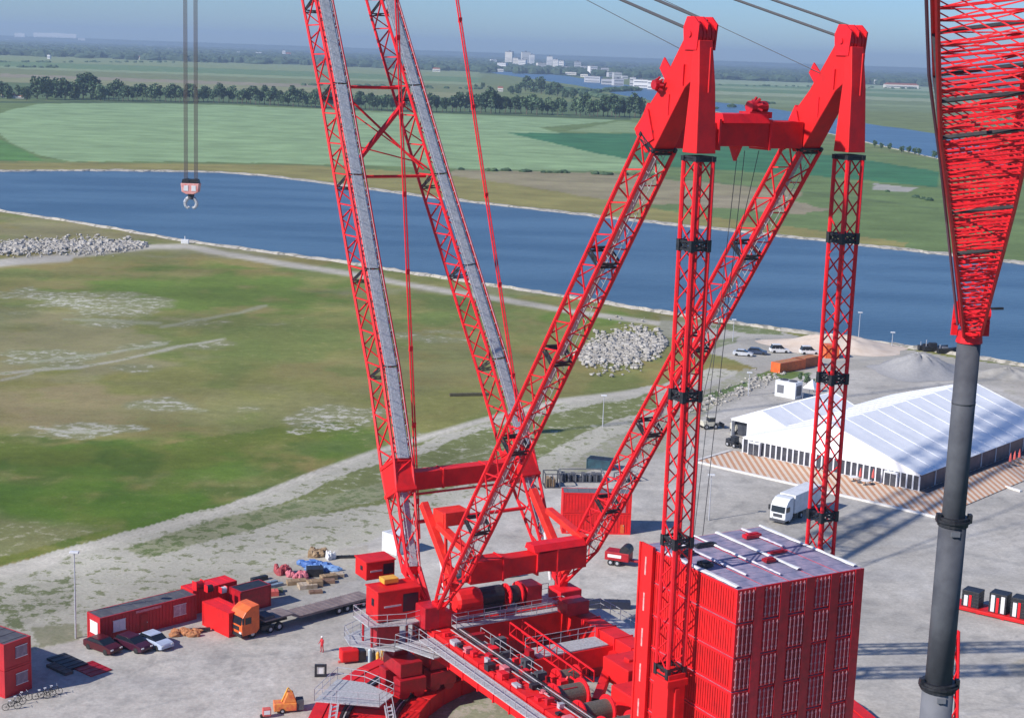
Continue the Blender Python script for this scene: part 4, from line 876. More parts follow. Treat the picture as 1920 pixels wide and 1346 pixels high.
car('white van parked alone on the gravel near the sand pile', G(1461, 661), .1, paint('van_white', (.75, .75, .75)), 'van', None, 'van')
car('white van by the orange containers', G(1517, 664), .1, paint('van_white', (.75, .75, .75)), 'van', None, 'van')

# ------------------------------------------------------------ portable buildings and containers
def box_unit(name, label, cat, pos, ang, ln, wd, ht, wall, roof, wins=(), doors=(), group=None, ribs=True, z=0, endwins=()):
    """origin at one bottom corner; x along the length, y across to the far side"""
    r = thing(name, label, cat, Vector((pos.x, pos.y, z)), ang, group)
    b = MB(); b.box(.05, ln - .05, .05, wd - .05, .12, ht - .1); b.build('wall', wall, r)
    f = MB()
    for x in (0, ln - .16):
        for y in (0, wd - .16): f.box(x, x + .16, y, y + .16, 0, ht)
    for y in (0.004, wd - .144):
        for z0 in (.004, ht - .184): f.box(.16, ln - .16, y, y + .14, z0, z0 + .18)
    for x in (0.004, ln - .144):
        for z0 in (.004, ht - .184): f.box(x, x + .14, .16, wd - .16, z0, z0 + .18)
    f.build('frame', wall, r)
    if ribs:
        q_ = MB(); n = int(ln / .42)
        for k in range(n): q_.box(.25 + k * .42, .25 + k * .42 + .16, .012, .05, .2, ht - .2)
        q_.build('corrugation', wall, r)
    t = MB(); t.box(.1, ln - .1, .1, wd - .1, ht - .1, ht - .02)
    for k in range(int(ln / 1.5)): t.box(.6 + k * 1.5, .66 + k * 1.5, .12, wd - .12, ht - .02, ht + .02)
    t.build('roof', roof, r)
    for x, w_, z0, h_, mt in wins:
        a = MB(); a.box(x, x + w_, -.03, .045, z0, z0 + h_); wo = a.build('window', mt, r)
        a = MB(); a.box(x - .06, x + w_ + .06, -.05, -.02, z0 - .06, z0); a.box(x - .06, x + w_ + .06, -.05, -.02, z0 + h_, z0 + h_ + .06); a.box(x + w_ / 2 - .03, x + w_ / 2 + .03, -.05, -.02, z0, z0 + h_); a.build('window_frame', WHITE, wo)
    for x, w_, z0, h_, mt in doors:
        a = MB(); a.box(x, x + w_, -.03, .045, z0, z0 + h_); do = a.build('door', mt, r)
        a = MB(); a.box(x + w_ - .15, x + w_ - .08, -.08, -.03, z0 + 1, z0 + 1.12); a.build('handle', GALV, do)
    for y, w_, z0, h_, mt in endwins:
        a = MB(); a.box(-.03, .045, y, y + w_, z0, z0 + h_); wo = a.build('window', mt, r)
        a = MB(); a.box(-.05, -.02, y - .05, y + w_ + .05, z0 - .06, z0); a.box(-.05, -.02, y - .05, y + w_ + .05, z0 + h_, z0 + h_ + .06); a.build('window_frame', WHITE, wo)
    return r
SHUT = mat('pale_shutter', (.80, .76, .78), (.70, .66, .68), 2, .5)
MAROON = mat('office_red', (0.50, 0.018, 0.028), (0.40, 0.016, 0.024), .7, .5, bump=.03)
oc = box_unit('office_container', 'long red office container with grey roof and white end window behind the three cars', 'container', G(188, 1207), dirL, 12.2, 2.7, 2.9, MAROON, ROOFD,
         wins=[(1.6, 1.5, 1.0, 1.2, SHUT), (9.2, 1.6, 1.0, 1.2, mat('net_curtain_glass', (.32, .25, .30), (.5, .42, .46), 3, .4))], doors=[(5.0, .9, .1, 2.1, DRED)], endwins=[(.5, 1.5, .9, 1.3, mat('white_shutter', (.85, .82, .8), rough=.5))])
sg = MB(); sg.box(4.4, 7.6, -.04, .0, 2.45, 2.72); sg.build('sign_strip', mat('faded_sign', (.6, .25, .28), (.5, .12, .15), 3, .5), oc)
# two storey portable building at the left edge
dA = dirang(G(13, 1308), G(60, 1290))
for k, lb in enumerate(('ground floor red office unit in deep shade at the left edge of the yard', 'upper red office unit with dark roof stacked at the left edge of the yard')):
    o = box_unit('office_unit', lb, 'office unit', G(60, 1290), dA + math.pi / 2, 12.0, 3.3, 2.75, MAROON, ROOFD, wins=(), z=k * 2.8, group='stacked office units', ribs=False,
                 endwins=[(.5, 1.4, 1.0, 1.1, mat('curtained_glass', (.18, .14, .2), (.28, .2, .26), 2, .3))])
# red equipment containers beside the office container
ce = dirang(G(375, 1168), G(410, 1163))
eq = box_unit('equipment_container', 'bright red container with machinery on its roof next to the end of the office container', 'container', G(410, 1163), dirL + math.pi, 2.2, 5.2, 2.8, RED2, RED2)
eq = box_unit('equipment_container', 'red container with open top between the office container and the orange lorry', 'container', G(362, 1152), dirL, 6.0, 2.5, 2.8, RED2, RED, ribs=True)
for i, (x, y, z, s, mt, nm, lb) in enumerate(((372, 1104, 2.95, .5, DRED, 'winch_unit', 'dark red winch on the roof of the red container by the office'), (392, 1108, 2.95, .4, BLACK, 'winch_unit', 'black winch on the roof of the red container by the office'), (418, 1110, 2.95, .35, WHITE, 'storage_tank', 'small white tank on the red container behind the orange lorry'))):
    P = G(x, y, z); r = thing(nm, lb, nm.split('_')[-1], P, dirL); a = MB(); a.tube((-s, 0, s), (s, 0, s), s * .9, 12); a.box(-s, s, -s * .7, s * .7, 0, s * .3); a.build('body', mt, r); a = MB(); a.box(-s * 1.1, -s, -s * .9, s * .9, 0, s * 2); a.box(s, s * 1.1, -s * .9, s * .9, 0, s * 2); a.build('side_frame', RED, r)
box_unit('tool_container', 'dark maroon open container behind the orange lorry cab', 'container', G(452, 1150), dirL, 4.2, 2.4, 2.6, DRED, BLACK, ribs=False)
# stacked pair far behind the crane
dC = dirang(G(1053, 1000), G(1226, 1003))
for k, lb in enumerate(('lower bright red container of the pair behind the crane', 'upper bright red container with grey roof of the pair behind the crane')):
    box_unit('freight_container', lb, 'container', G(1053, 1000), dC, 9.4, 2.6, 2.85, RED2, GREYL, z=k * 2.9, group='pair of containers behind the crane', doors=[(.6, .5, .2, 1.2, CHROME), (8.0, .5, .2, 1.2, ORANGE)] if k == 0 else [(8.1, .5, .2, 1.2, CHROME)])
def crate_frame(name, label, cat, pos, ang, ln, wd, ht, m1, m2, group=None, z=0):
    r = thing(name, label, cat, Vector((pos.x, pos.y, z)), ang, group); a = MB()
    for x in (0, ln):
        for y in (0, wd): a.box(x - .08, x + .08, y - .08, y + .08, 0, ht)
    for y in (0, wd):
        for z0 in (0, ht - .12): a.box(.08, ln - .08, y - .06, y + .06, z0, z0 + .12)
    for x in (0, ln):
        for z0 in (0, ht - .12): a.box(x - .06, x + .06, .08, wd - .08, z0, z0 + .12)
    n = max(2, int(ln / 1.0))
    for k in range(1, n): a.box(ln * k / n - .05, ln * k / n + .05, -.05, .05, .12, ht - .12)
    a.build('frame', m1, r); b = MB()
    for k in range(max(2, int(ln / .8))): x = .2 + k * .8; b.box(x, min(x + .6, ln - .15), .2, wd - .2, .13, ht * rnd.uniform(.45, .8))
    b.build('load', m2, r); return r
crate_frame('mesh_cage', 'long grey steel cage lying behind the stacked red containers', 'cage', G(1052, 905), dirang(G(1052, 905), G(1150, 905)), 6.6, 2.4, 1.6, GREYL, GREY)
crate_frame('scaffold_rack', 'grey steel rack half hidden by the far back mast', 'rack', G(1165, 906), dirang(G(1165, 906), G(1220, 900)), 3.2, 2.2, 1.2, GREYL, GREY)
box_unit('dark_container', 'small dark blue green container on the dirt behind the grey cage', 'container', G(1099, 878), dirang(G(1099, 878), G(1150, 884)), 3.8, 2.4, 1.6, mat('petrol_paint', (.02, .05, .07), (.03, .09, .12), 1, .5), BLACK, ribs=False)
crate_frame('timber_rack', 'pale orange timber stack in a rack beside the far boom foot', 'rack', G(1022, 915), dirang(G(1022, 915), G(1052, 915)), 2.2, 2.4, 2.2, GREY, WOOD)
# white tent like box and small red machines left of the boom foot
box_unit('white_cabin', 'small white cabin behind the red cabins at the boom foot', 'cabin', G(716, 1032), -.75, 2.8, 2.4, 2.6, WHITE, WHITE, ribs=False)
# red winch trailer in the mid distance
r = thing('winch_trailer', 'dark red drum trailer standing behind the container block', 'trailer', G(1165, 1058), -.35); a = MB(); a.box(-2, 1.2, -1, 1, .7, 1.8); a.box(1.2, 3.6, -.25, .25, .6, .85); a.build('body', DRED, r, bevel=.05)
a = MB(); a.tube((.6, -.9, 2.0), (.6, .9, 2.0), .7, 14); a.build('drum', BLACK, r); a = MB(); a.box(-1.6, .2, -1.02, -1.0, 1.1, 1.5); a.build('panel', SHUT, r); wheelset(r, -1.2, 1.0, .4); wheelset(r, -.3, 1.0, .4)

# ------------------------------------------------------------ marquee and terrace
TA, TB = G(1392, 849), G(1722, 922); TC = G(1915, 812)
ts = (TB - TA).normalized(); tl = Vector((-ts.y, ts.x, 0)); tl = tl if tl.dot(TC - TB) > 0 else -tl
TW = (TB - TA).length; TL = 51.0; TE = 2.7; TRG = 7.9
tang = math.atan2(ts.y, ts.x)
FASC = mat('glazing_bar', (.62, .64, .68), rough=.5); DKW = mat('dark_pane', (.035, .04, .055), (.07, .075, .09), .8, .25)  # dark blue-grey panes for glazing, porch doors and the annex opening
def gable_tent(label, origin, W_, L_, eave, ridge, open_front=False, nb=11, glazed=True):
    r = thing('marquee', label, 'marquee', origin, tang)
    def P(x, y, z): return Vector((x, y, z))
    roof = MB(); n = max(2, int(L_ / 5)); o = .25; rows = []
    for k in range(n + 1):
        for h in ((0, 1) if k < n else (0,)):
            y = L_ * (k + h * .5) / n; sag = -.05 if h else 0
            rows.append([P(-o, y, eave + .02), P(W_ * .25, y, (eave + ridge) / 2 - .02 + sag), P(W_ / 2, y, ridge + sag * .3), P(W_ * .75, y, (eave + ridge) / 2 + sag), P(W_ + o, y, eave - .05)])
    for k in range(len(rows) - 1):
        for i in range(4): roof.add([rows[k][i], rows[k][i + 1], rows[k + 1][i + 1], rows[k + 1][i]], [(0, 1, 2, 3)])
    ro = roof.build('roof', TENT, r)
    se = MB()
    for k in range(n + 1):
        y = L_ * k / n
        for (x0, z0), (x1, z1) in (((-o, eave), (W_ / 2, ridge + .05)), ((W_ / 2, ridge + .05), (W_ + o, eave))): se.bar((x0, y, z0), (x1, y, z1), .12, .06)
    se.build('roof_seam', mat('tent_seam', (.78, .79, .82), rough=.5), ro)
    for y, s in ((.02, -1), (L_ - .02, 1)):
        gf = MB(); gf.add([P(0, y, eave - .25), P(W_, y, eave - .25), P(W_, y, eave), P(W_ / 2, y, ridge - .03), P(0, y, eave), P(0, y + .04 * s, eave - .25), P(W_, y + .04 * s, eave - .25), P(W_, y + .04 * s, eave), P(W_ / 2, y + .04 * s, ridge - .03), P(0, y + .04 * s, eave)],
            [(0, 1, 2, 3, 4), (9, 8, 7, 6, 5), (0, 5, 6, 1), (1, 6, 7, 2), (2, 7, 8, 3), (3, 8, 9, 4), (4, 9, 5, 0)]); gf.build('gable', mat('gable_canvas', (.86, .86, .86), (.78, .78, .80), .3, .6), r)
    if glazed:
        for side in range(2):                     # front and right walls
            nn = nb if side == 0 else int(L_ / (W_ / nb)); sp_ = (W_ if side == 0 else L_) / nn
            f = MB()
            if side == 0: f.box(0, W_, .10, .16, .0, eave - .25)
            else: f.box(W_ - .16, W_ - .10, .2, L_, .0, eave - .25)
            wo = f.build('window_band', DKW if side == 0 else mat('dark_side_panel', (.10, .075, .085), (.16, .12, .13), .5, .5), r)  # right wall panel has a dark brownish tone
            pb = MB()
            for k in range(nn + 1):
                c = sp_ * k; ww = .13 if side == 0 else .09
                if side == 0: pb.box(c - ww, c + ww, -.02, .09, 0, eave - .26)
                else: (pb.box(W_ - .09, W_ + .02, c - ww + .1, c + ww + .1, 0, eave - .26) if k % 5 == 0 else None)
            if side == 0: pb.box(.14, W_ - .14, -.01, .08, .0, .18)
            pb.build('mullion', FASC, wo)
        b = MB(); b.box(.0, .06, .2, L_, 0, eave - .1); b.build('canvas_wall', TENT, r)
        b = MB(); b.box(0.1, W_ - .2, L_ - .3, L_ - .2, 0, eave - .3); b.build('canvas_wall', TENT, r)
    else:
        b = MB(); b.box(.0, .05, .1, L_, 0, eave - .1); b.box(W_ - .05, W_, .1, L_, 0, eave - .1); b.box(3.2, W_ - .05, .02, .08, 0, eave - .2); b.build('canvas_wall', TENT, r)
        b = MB(); b.box(.05, 3.2, 1.2, 1.3, 0, eave - .2); b.build('dark_opening', DKW, r)
    return r
mq = gable_tent('large white ridge marquee with glazed front beside the canal', TA, TW, TL, TE, TRG, nb=30)
for x0 in (1.3, 26.2):
    a = MB(); a.box(x0, x0 + 2.3, -.6, -.03, .18, 2.35); do = a.build('porch', FASC, mq); a = MB(); a.box(x0 + .2, x0 + 1.1, -.64, -.605, .2, 2.1); a.box(x0 + 1.2, x0 + 2.1, -.64, -.605, .2, 2.1); a.build('door', DKW, do)
S2 = TA + tl * 9.0 - ts * 8.0
gable_tent('smaller white annex marquee with a dark opening left of the large one', S2 - ts * 0.3, 12.0, 24.0, 3.0, 5.4, glazed=False)
# timber striped terrace
DECK = stripes('striped_deck', (.60, .32, .18), (.74, .62, .50), 1.0, 'X', .5, .8, noise=.06, rot=R(-42))
def tq(x, y, z=0): return TA + ts * x + tl * y + Vector((0, 0, z))
dk = thing('terrace_deck', 'orange and white striped timber terrace round the front and right of the marquee', 'terrace', TA, tang)
a = MB(); a.box(-1.6, TW + 8.6, -11.0, 0, .02, .14); a.build('boards', DECK, dk)
a = MB(); a.box(TW + .05, TW + 8.6, 0.004, TL + 8, .022, .142); a.build('boards', DECK, dk)
a = MB(); a.box(-1.9, TW + 8.8, -11.5, -11.0, .02, .3); a.box(-2.1, -1.6, -11.0, -1, .02, .28); a.build('kerb', CONC, dk)
a = MB(); a.box(TW + .3, TW + 1.5, 0, TL, .143, .2); a.build('gutter_strip', GREY, dk)
# people and furniture on the terrace
def person(label, pos, ang, top, legs, h=1.78, hat=True, arm=.25, pose='stand'):
    r = thing('person', label, 'person', pos, ang); k = h / 1.8
    me = bpy.data.meshes.new('body')
    J = [((0, 0, .98), .15), ((0, 0, 1.2), .15), ((0, 0, 1.42), .17), ((0, 0, 1.55), .06), ((0, .01, 1.68), .105), ((0, .01, 1.78), .08),
         ((.18, 0, 1.43), .07), ((.28, .03, 1.16), .055), ((.30, .20, .95), .042), ((-.18, 0, 1.43), .07), ((-.28, .03, 1.16), .055), ((-.29, .18, .93), .042),
         ((.10, 0, .90), .10), ((.12, .04, .50), .075), ((.13, -.02, .09), .055), ((.13, .15, .04), .05), ((-.10, 0, .90), .10), ((-.13, -.02, .50), .075), ((-.14, -.10, .09), .055), ((-.14, .07, .04), .05),
         ((.31, .26, .90), .035), ((-.30, .24, .88), .035)]
    Ed = [(0, 1), (1, 2), (2, 3), (3, 4), (4, 5), (2, 6), (6, 7), (7, 8), (8, 20), (2, 9), (9, 10), (10, 11), (11, 21), (0, 12), (12, 13), (13, 14), (14, 15), (0, 16), (16, 17), (17, 18), (18, 19)]
    me.from_pydata([tuple(c * k for c in j[0]) for j in J], Ed, []); o = bpy.data.objects.new('body', me); COL.objects.link(o); o.parent = r
    sm = o.modifiers.new('skin', 'SKIN'); sm.use_smooth_shade = True
    for i, j in enumerate(J): me.skin_vertices[0].data[i].radius = (j[1] * k, j[1] * k * .85)
    me.skin_vertices[0].data[0].use_root = True
    o.modifiers.new('sub', 'SUBSURF').levels = 1; me.materials.append(top)
    b = MB(); b.blob((0, .05 * k, 1.68 * k), .095, .09, .11, .02, 10); b.build('face', SKIN, r, True)
    if hat: b = MB(); b.blob((0, 0, 1.76 * k), .14, .15, .10, .02, 10); b.build('helmet', HELM, r, True)
    return r
person('person in red overalls walking alone on the grey yard left of the ring', G(603.5, 1222), 2.4, CLOTH, CLOTH)
person('person in light clothing standing on the ring by the yellow gas bottles', G(716, 1238, 1.75), -.9, mat('pale_jacket', (.5, .35, .12), (.4, .3, .1), 4, .9), CLOTH)
def terrace_set(px, py, col, label, grp):
    P = G(px, py, .15); r = thing('garden_table', label, 'table', P, rnd.uniform(0, 3), grp)
    a = MB(); a.tube((0, 0, .70), (0, 0, .76), .75, 14); a.build('tabletop', WHITE, r); a = MB(); a.tube((0, 0, 0), (0, 0, .7), .06, 6); a.tube((0, 0, 0), (0, 0, .05), .35, 10); a.build('pedestal', GREY, r)
def folded_parasol(px, py, col, label, grp):
    P = G(px, py, .15); r = thing('parasol', label, 'parasol', P, rnd.uniform(0, 3), grp); a = MB(); a.tube((0, 0, 0), (0, 0, 2.4), .04, 6); a.tube((0, 0, 0), (0, 0, .1), .4, 10); a.build('pole', GREY, r)
    a = MB(); a.tube((0, 0, 1.0), (0, 0, 1.7), .24, 8, .2); a.tube((0, 0, 1.7), (0, 0, 2.45), .2, 8, .03); a.build('canopy', col, r)
PINK = mat('faded_red_cloth', (.62, .12, .10), (.5, .09, .08), 3, .8)
for i, (x, y, w_) in enumerate(((1893, 876, 'leftmost'), (1901, 872, 'middle'), (1910, 868, 'rightmost'))): folded_parasol(x, y, PINK, w_ + ' of three folded red parasols on the right part of the terrace', 'folded parasols on the right terrace')
for i, (x, y, c, w_) in enumerate(((1612, 905, PINK, 'faded red folded parasol left of the near glazed front of the marquee'), (1636, 907, PINK, 'faded red folded parasol right of its twin at the marquee front'))): folded_parasol(x, y, c, w_, 'folded parasols at the marquee front')
terrace_set(1622, 909, 0, 'round white table between the two folded parasols at the marquee front', None)
terrace_set(1600, 902, 0, 'round white table left of the folded parasols at the marquee front', None)
# white climate unit, carts and machines left of the tent
r = thing('climate_unit', 'white box shaped climate unit standing behind the annex marquee', 'climate unit', G(1452, 742), tang); a = MB(); a.box(0, 4.6, 0, 2.6, 0, 3.2); a.build('housing', WHITE, r, bevel=.06)
a = MB(); a.box(.5, 2.0, -.03, 0, .8, 2.4); a.box(4.6, 4.63, .4, 2.2, .6, 2.6); a.build('grille', GREYL, r); a = MB()
for x in (1.2, 3.2): a.tube((x, 1.3, 3.2), (x, 1.3, 3.35), .8, 16)
a.build('fan_cover', GREY, r)
r = thing('awning', 'small pointed white canopy beside the climate unit', 'canopy', G(1521, 748), tang); a = MB(); a.add([(-1.3, -1.3, 2.2), (1.3, -1.3, 2.2), (1.3, 1.3, 2.2), (-1.3, 1.3, 2.2), (0, 0, 3.9)], [(0, 1, 4), (1, 2, 4), (2, 3, 4), (3, 0, 4), (3, 2, 1, 0)]); a.build('canopy', TENT, r); a = MB()
for x in (-1.2, 1.2):
    for y in (-1.2, 1.2): a.tube((x, y, 0), (x, y, 2.2), .05, 5)
a.build('frame', GALV, r)
BEIGE = mat('beige_paint', (.60, .57, .47), (.5, .47, .38), 1.5, .5)
def loader(label, pos, ang, mt, sc=1.0):
    r = thing('site_vehicle', label, 'site vehicle', pos, ang); k = sc
    a = MB(); a.box(-2.0 * k, .4 * k, -.9 * k, .9 * k, .6 * k, 1.35 * k); a.box(-2.1 * k, -1.0 * k, -.8 * k, .8 * k, 1.3 * k, 1.6 * k); a.build('body', mt, r, bevel=.08)
    a = MB(); a.box(-.7 * k, .4 * k, -.7 * k, .7 * k, 1.35 * k, 2.2 * k); c_ = a.build('cab', GLASS, r); a = MB(); a.box(-.8 * k, .5 * k, -.8 * k, .8 * k, 2.2 * k, 2.32 * k); a.build('cab_roof', mt, c_)
    a = MB(); a.box(.4 * k, 2.2 * k, -.7 * k, -.5 * k, .6 * k, .8 * k); a.box(.4 * k, 2.2 * k, .5 * k, .7 * k, .6 * k, .8 * k); a.box(2.1 * k, 2.3 * k, -.9 * k, .9 * k, .2 * k, 1.0 * k); a.build('fork_frame', BLACK, r)
    wheelset(r, -1.4 * k, .95 * k, .5 * k); wheelset(r, .5 * k, .95 * k, .5 * k); return r
loader('small beige site vehicle standing apart left of the annex marquee', G(1333, 803), .35, BEIGE, .95)
loader('beige site vehicle parked close against the annex marquee opening', G(1395, 812), .35, BEIGE, 1.15)
loader('dark telehandler in front of the annex marquee corner', G(1378, 838), -.9, BLACK, .8)
# orange containers by the canal
for lb, x, y, dx, c in (('orange skip container in the grass patch left of the orange lorry bodies', 1462, 700, 48, ORANGE), ('darker orange container with a white van behind it', 1500, 692, 36, mat('burnt_orange', (.5, .13, .05), (.4, .1, .04), 1, .5))):
    P = G(x, y); Q = G(x + dx, y - dx * .18); box_unit('skip_container', lb, 'container', P, dirang(P, Q), (Q - P).length, 2.4, 2.1, c, mat('skip_load', (.45, .14, .05), (.3, .2, .1), 2, .8), group=None)
box_unit('skip_container', 'bright orange container seen through the lattice of the far strut', 'container', G(1548, 672), .1, 3.0, 2.4, 3.0, ORANGE, ORANGE, ribs=False)
# counterweight slabs on red tray, right edge
P = G(1800, 1143); Q = G(1925, 1172); dS = dirang(P, Q)
r = thing('loading_tray', 'red steel tray carrying dark counterweight slabs at the right edge', 'tray', P, dS); a = MB(); a.box(-1.5, 9.5, -.3, 2.6, .15, .55); a.build('deck', RED2, r, bevel=.04); a = MB()
for x in (-1, 2, 5, 8): a.box(x, x + .4, -.2, 2.5, 0, .15)
a.build('skid', DRED, r)
for i, (x, n, lb) in enumerate(((.0, 5, 'dark slab stack nearest the grey pole on the red tray'), (3.3, 6, 'middle dark slab stack with white end blocks on the red tray'), (5.9, 6, 'dark slab stack at the picture edge on the red tray'))):
    r = thing('counterweight_stack', lb, 'counterweight', P + Vector((math.cos(dS) * x - math.sin(dS) * .2, math.sin(dS) * x + math.cos(dS) * .2, .56)), dS, 'counterweight stacks on the red tray')
    a = MB()
    for k in range(n): a.box(0, 2.1, 0, 1.9, k * .40, k * .40 + .37)
    a.build('slab', BLACK, r, bevel=.02); a = MB()
    for xx in ((.25, .7), (1.45, 1.9)): a.box(xx[0], xx[1], -.04, -.002, .1, n * .40 - .25)
    if i != 1: a = MB(); a.box(.3, .75, -.04, -.002, .1, n * .4 - .6)
    a.build('end_block', WHITE, r); a = MB(); a.box(.9, 1.2, -.06, -.003, .05, n * .4 - .5); a.build('strap', RED, r)

# ------------------------------------------------------------ second crane: grey telescopic column with red lattice jib
tc2 = thing('mobile_crane_boom', 'dark grey telescopic crane column carrying a wide red lattice jib at the right edge', 'crane', (0, 0, 0))
PT = atD(1817, 640, 79.0); px_, py_, pz_ = PT.x, PT.y, PT.z
tc2.location = (px_, py_, 0)
a = MB(); a.tube((0, 0, 38.9), (0, 0, pz_), .585, 20); a.tube((0, 0, pz_ - 3.2), (0, 0, pz_ - 3.05), .60, 20); a.build('upper_section', GREY, tc2, True)
zc1 = atD(1790, 972, 79.0).z; zc2 = atD(1760, 1280, 79.0).z
a = MB(); a.tube((0, 0, zc2), (0, 0, zc1), .70, 20); a.build('middle_section', GREY, tc2, True)
a = MB(); a.tube((0, 0, 0), (0, 0, zc2), .82, 20); a.build('lower_section', GREYL, tc2, True)
for zc, rr_ in ((zc1, .78), (zc2, .91)):
    a = MB(); a.tube((0, 0, zc - .35), (0, 0, zc + .12), rr_, 20); a.tube((0, 0, zc - .12), (0, 0, zc + .0), rr_ + .12, 20); co = a.build('collar', BLACK, tc2)
    for s in (-1, 1): a = MB(); a.box(s * (rr_ + .02) - .1, s * (rr_ + .02) + .1, -.3, .0, zc - .15, zc + .3); a.build('pad', BLACK, co)
    a = MB(); a.box(-.25, .2, -rr_ - .03, -rr_ + .1, zc - .75, zc - .5); a.build('plate', GREYL, co)
def tl2(x, y, d): v = atD(x, y, d); return Vector((v.x - px_, v.y - py_, v.z))
nod = [tl2(1822, 618, 78.4), tl2(1828, 520, 74.5), tl2(1833, 440, 71.5), tl2(1838, 350, 67), tl2(1843, 190, 60.0), tl2(1849, 115, 57.5), tl2(1856, -20, 53), tl2(1872, -330, 45)]
wn = [.85, 1.55, 2.1, 2.6, 3.25, 3.4, 3.45, 3.45]
jl, jcs = lattice(nod, RT.copy(), wn, [w_ * .8 for w_ in wn], [7, 7, 7, 11, 4, 6, 10], .095, .036, sides=(0, 2), xb=False, posts=True)
jo = jl.build('lattice_jib', RED, tc2)
ex = MB()                                         # dense inner bracing seen through the jib
for i in range(0, 6):
    c0, c1 = jcs[i], jcs[i + 1]; nb = max(2, round((c1[0] - c0[0]).length / (.95 if i < 4 else 1.5)))
    for j in range(nb):
        for t in (0, .5):
            l_ = [c0[q_].lerp(c1[q_], (j + t) / nb) for q_ in range(4)]
            ex.tube(l_[0], l_[1], .05, 5, cap=False); ex.tube(l_[3], l_[2], .05, 5, cap=False)
            ex.tube(l_[0], l_[2], .035, 4, cap=False); ex.tube(l_[1], l_[2], .035, 4, cap=False)
ex.build('inner_bracing', RED, jo)
for i in (2, 3, 4, 5):
    jf = MB(); dd = (nod[i + 1] - nod[i - 1]).normalized()
    for k in range(4): jf.bar(jcs[i][k], jcs[i][(k + 1) % 4], .13, .12, dd)
    jf.build('joint_frame', BLACK, jo)
a = MB()
for k in (0, 1):
    side = [jcs[i][k] + (RT * (-.22 if k == 0 else .22)) for i in range(8)]
    for p, q in zip(side, side[1:]): a.tube(p, q, .07, 5)
a.build('side_cable', mat('purple_grey_cable', (.22, .12, .18)), jo)
a = MB(); a.tube((0, 0, pz_ - .05), (0, 0, pz_ + .55), .66, 16, .60)
for k in range(4): a.tube((.4 * math.cos(k * 1.57 + .78), .4 * math.sin(k * 1.57 + .78), pz_ + .4), jcs[0][k], .14, 6)
a.tube((-.9, -.1, pz_ + 1.0), (.9, -.1, pz_ + 1.0), .12, 6); a.tube((-.75, -.5, pz_ + 1.5), (.75, -.5, pz_ + 1.5), .3, 10); a.bar((-.8, 0, pz_ + .3), (-.75, 0, pz_ + 2), .15, .3); a.bar((.8, 0, pz_ + .3), (.75, 0, pz_ + 2), .15, .3)
a.build('jib_head_adapter', RED, tc2)
a = MB(); a.box(-.15, .15, -.75, -.6, pz_ + .6, pz_ + 1.5); a.build('ladder_plate', GREYL, tc2); a = MB(); a.bar((.5, -.2, pz_ + 1.7), (1.5, -.2, pz_ + 1.75), .12, .12); a.build('limit_arm', BLACK, tc2)
# slender folded lattice standing behind the column
P0 = atD(1793, 1182, 92); rr0 = thing('folded_lattice', 'thin red lattice piece standing upright behind the foot of the grey column', 'lattice', (P0.x, P0.y, 0))
ln, lc_ = lattice([Vector((0.25, -2.2, .1)), Vector((.22, -1.6, P0.z * .35)), Vector((.1, -.8, P0.z * .7)), Vector((0, 0, P0.z))], X1, [1.5, 1.2, .8, .25], [1.0, .9, .6, .2], [8, 8, 8], .09, .05, xb=False); ln.build('frame', RED, rr0)
a = MB(); a.loft([[Vector((x, y, z)) for x, y in ((-.5, -1.9 + k), (.1, -2.0 + k), (.1, -1.5 + k), (-.5, -1.4 + k))] for z, k in ((.1, 0), (P0.z * .62, .8))]); a.build('side_plate', DRED, rr0)

# ------------------------------------------------------------ small things on the yard
r = thing('test_frame', 'small square black steel frame with a white plate standing on the yard', 'frame', G(601, 1268), .1)
a = MB(); a.box(-.62, -.38, -.15, .15, 0, 1.35); a.box(.38, .62, -.15, .15, 0, 1.35); a.box(-.38, .38, -.14, .14, 1.1, 1.35); a.box(-.38, .38, -.14, .14, .0, .25); a.build('frame', BLACK, r, bevel=.03); a = MB(); a.box(-.25, .25, -.05, .05, .35, .95); a.build('plate', WHITE, r)
r = thing('generator', 'red generator with dark end standing just outside the ring', 'generator', G(655, 1240), .35); a = MB(); a.box(-1.0, .9, -.7, .7, .2, 1.5); a.build('housing', RED2, r, bevel=.15); a = MB(); a.box(.9, 1.7, -.65, .65, .2, 1.3); a.build('engine', BLACK, r, bevel=.1); a = MB(); a.bar((.3, 0, 1.5), (1.1, 0, 2.2), .1, .1); a.bar((-.6, 0, .2), (-.6, 0, .0), .3, 1.2); a.build('lifting_arm', PINK, r)
for i, (x, y, m_, lb) in enumerate(((693, 1240, mat('pale_blue_paint', (.45, .55, .62), rough=.4), 'pale blue gas bottle beside the red generator'), (700, 1243, BLACK, 'black gas bottle beside the red generator'), (708, 1246, YELLOW, 'yellow gas bottle beside the ring'))):
    r = thing('gas_bottle', lb, 'gas bottle', G(x, y), 0, 'gas bottles beside the ring'); a = MB(); a.tube((0, 0, 0), (0, 0, 1.3), .2, 12); a.tube((0, 0, 1.3), (0, 0, 1.5), .2, 12, .06); a.build('cylinder', m_, r); a = MB(); a.tube((0, 0, 1.5), (0, 0, 1.62), .05, 6); a.build('valve', GALV, r)
r = thing('compressor', 'orange yellow compressor with raised arm at the bottom edge of the yard', 'compressor', G(536, 1332), .25); a = MB(); a.box(-1.2, 1.0, -.6, .6, .2, 1.0); a.prism([(-.3, 1.0), (1.0, 1.0), (.7, 1.9), (.1, 2.0)], lambda x, z, t: Vector((x, t, z)), -.5, .5); a.build('housing', mat('orange_yellow', (.75, .28, .06), (.6, .10, .05), 1.5, .5), r, bevel=.06); a = MB(); a.tube((-.6, 0, .6), (.2, 0, 2.4), .08, 6); a.tube((.2, 0, 2.4), (.6, 0, 1.9), .06, 6); a.build('arm', YELLOW, r)
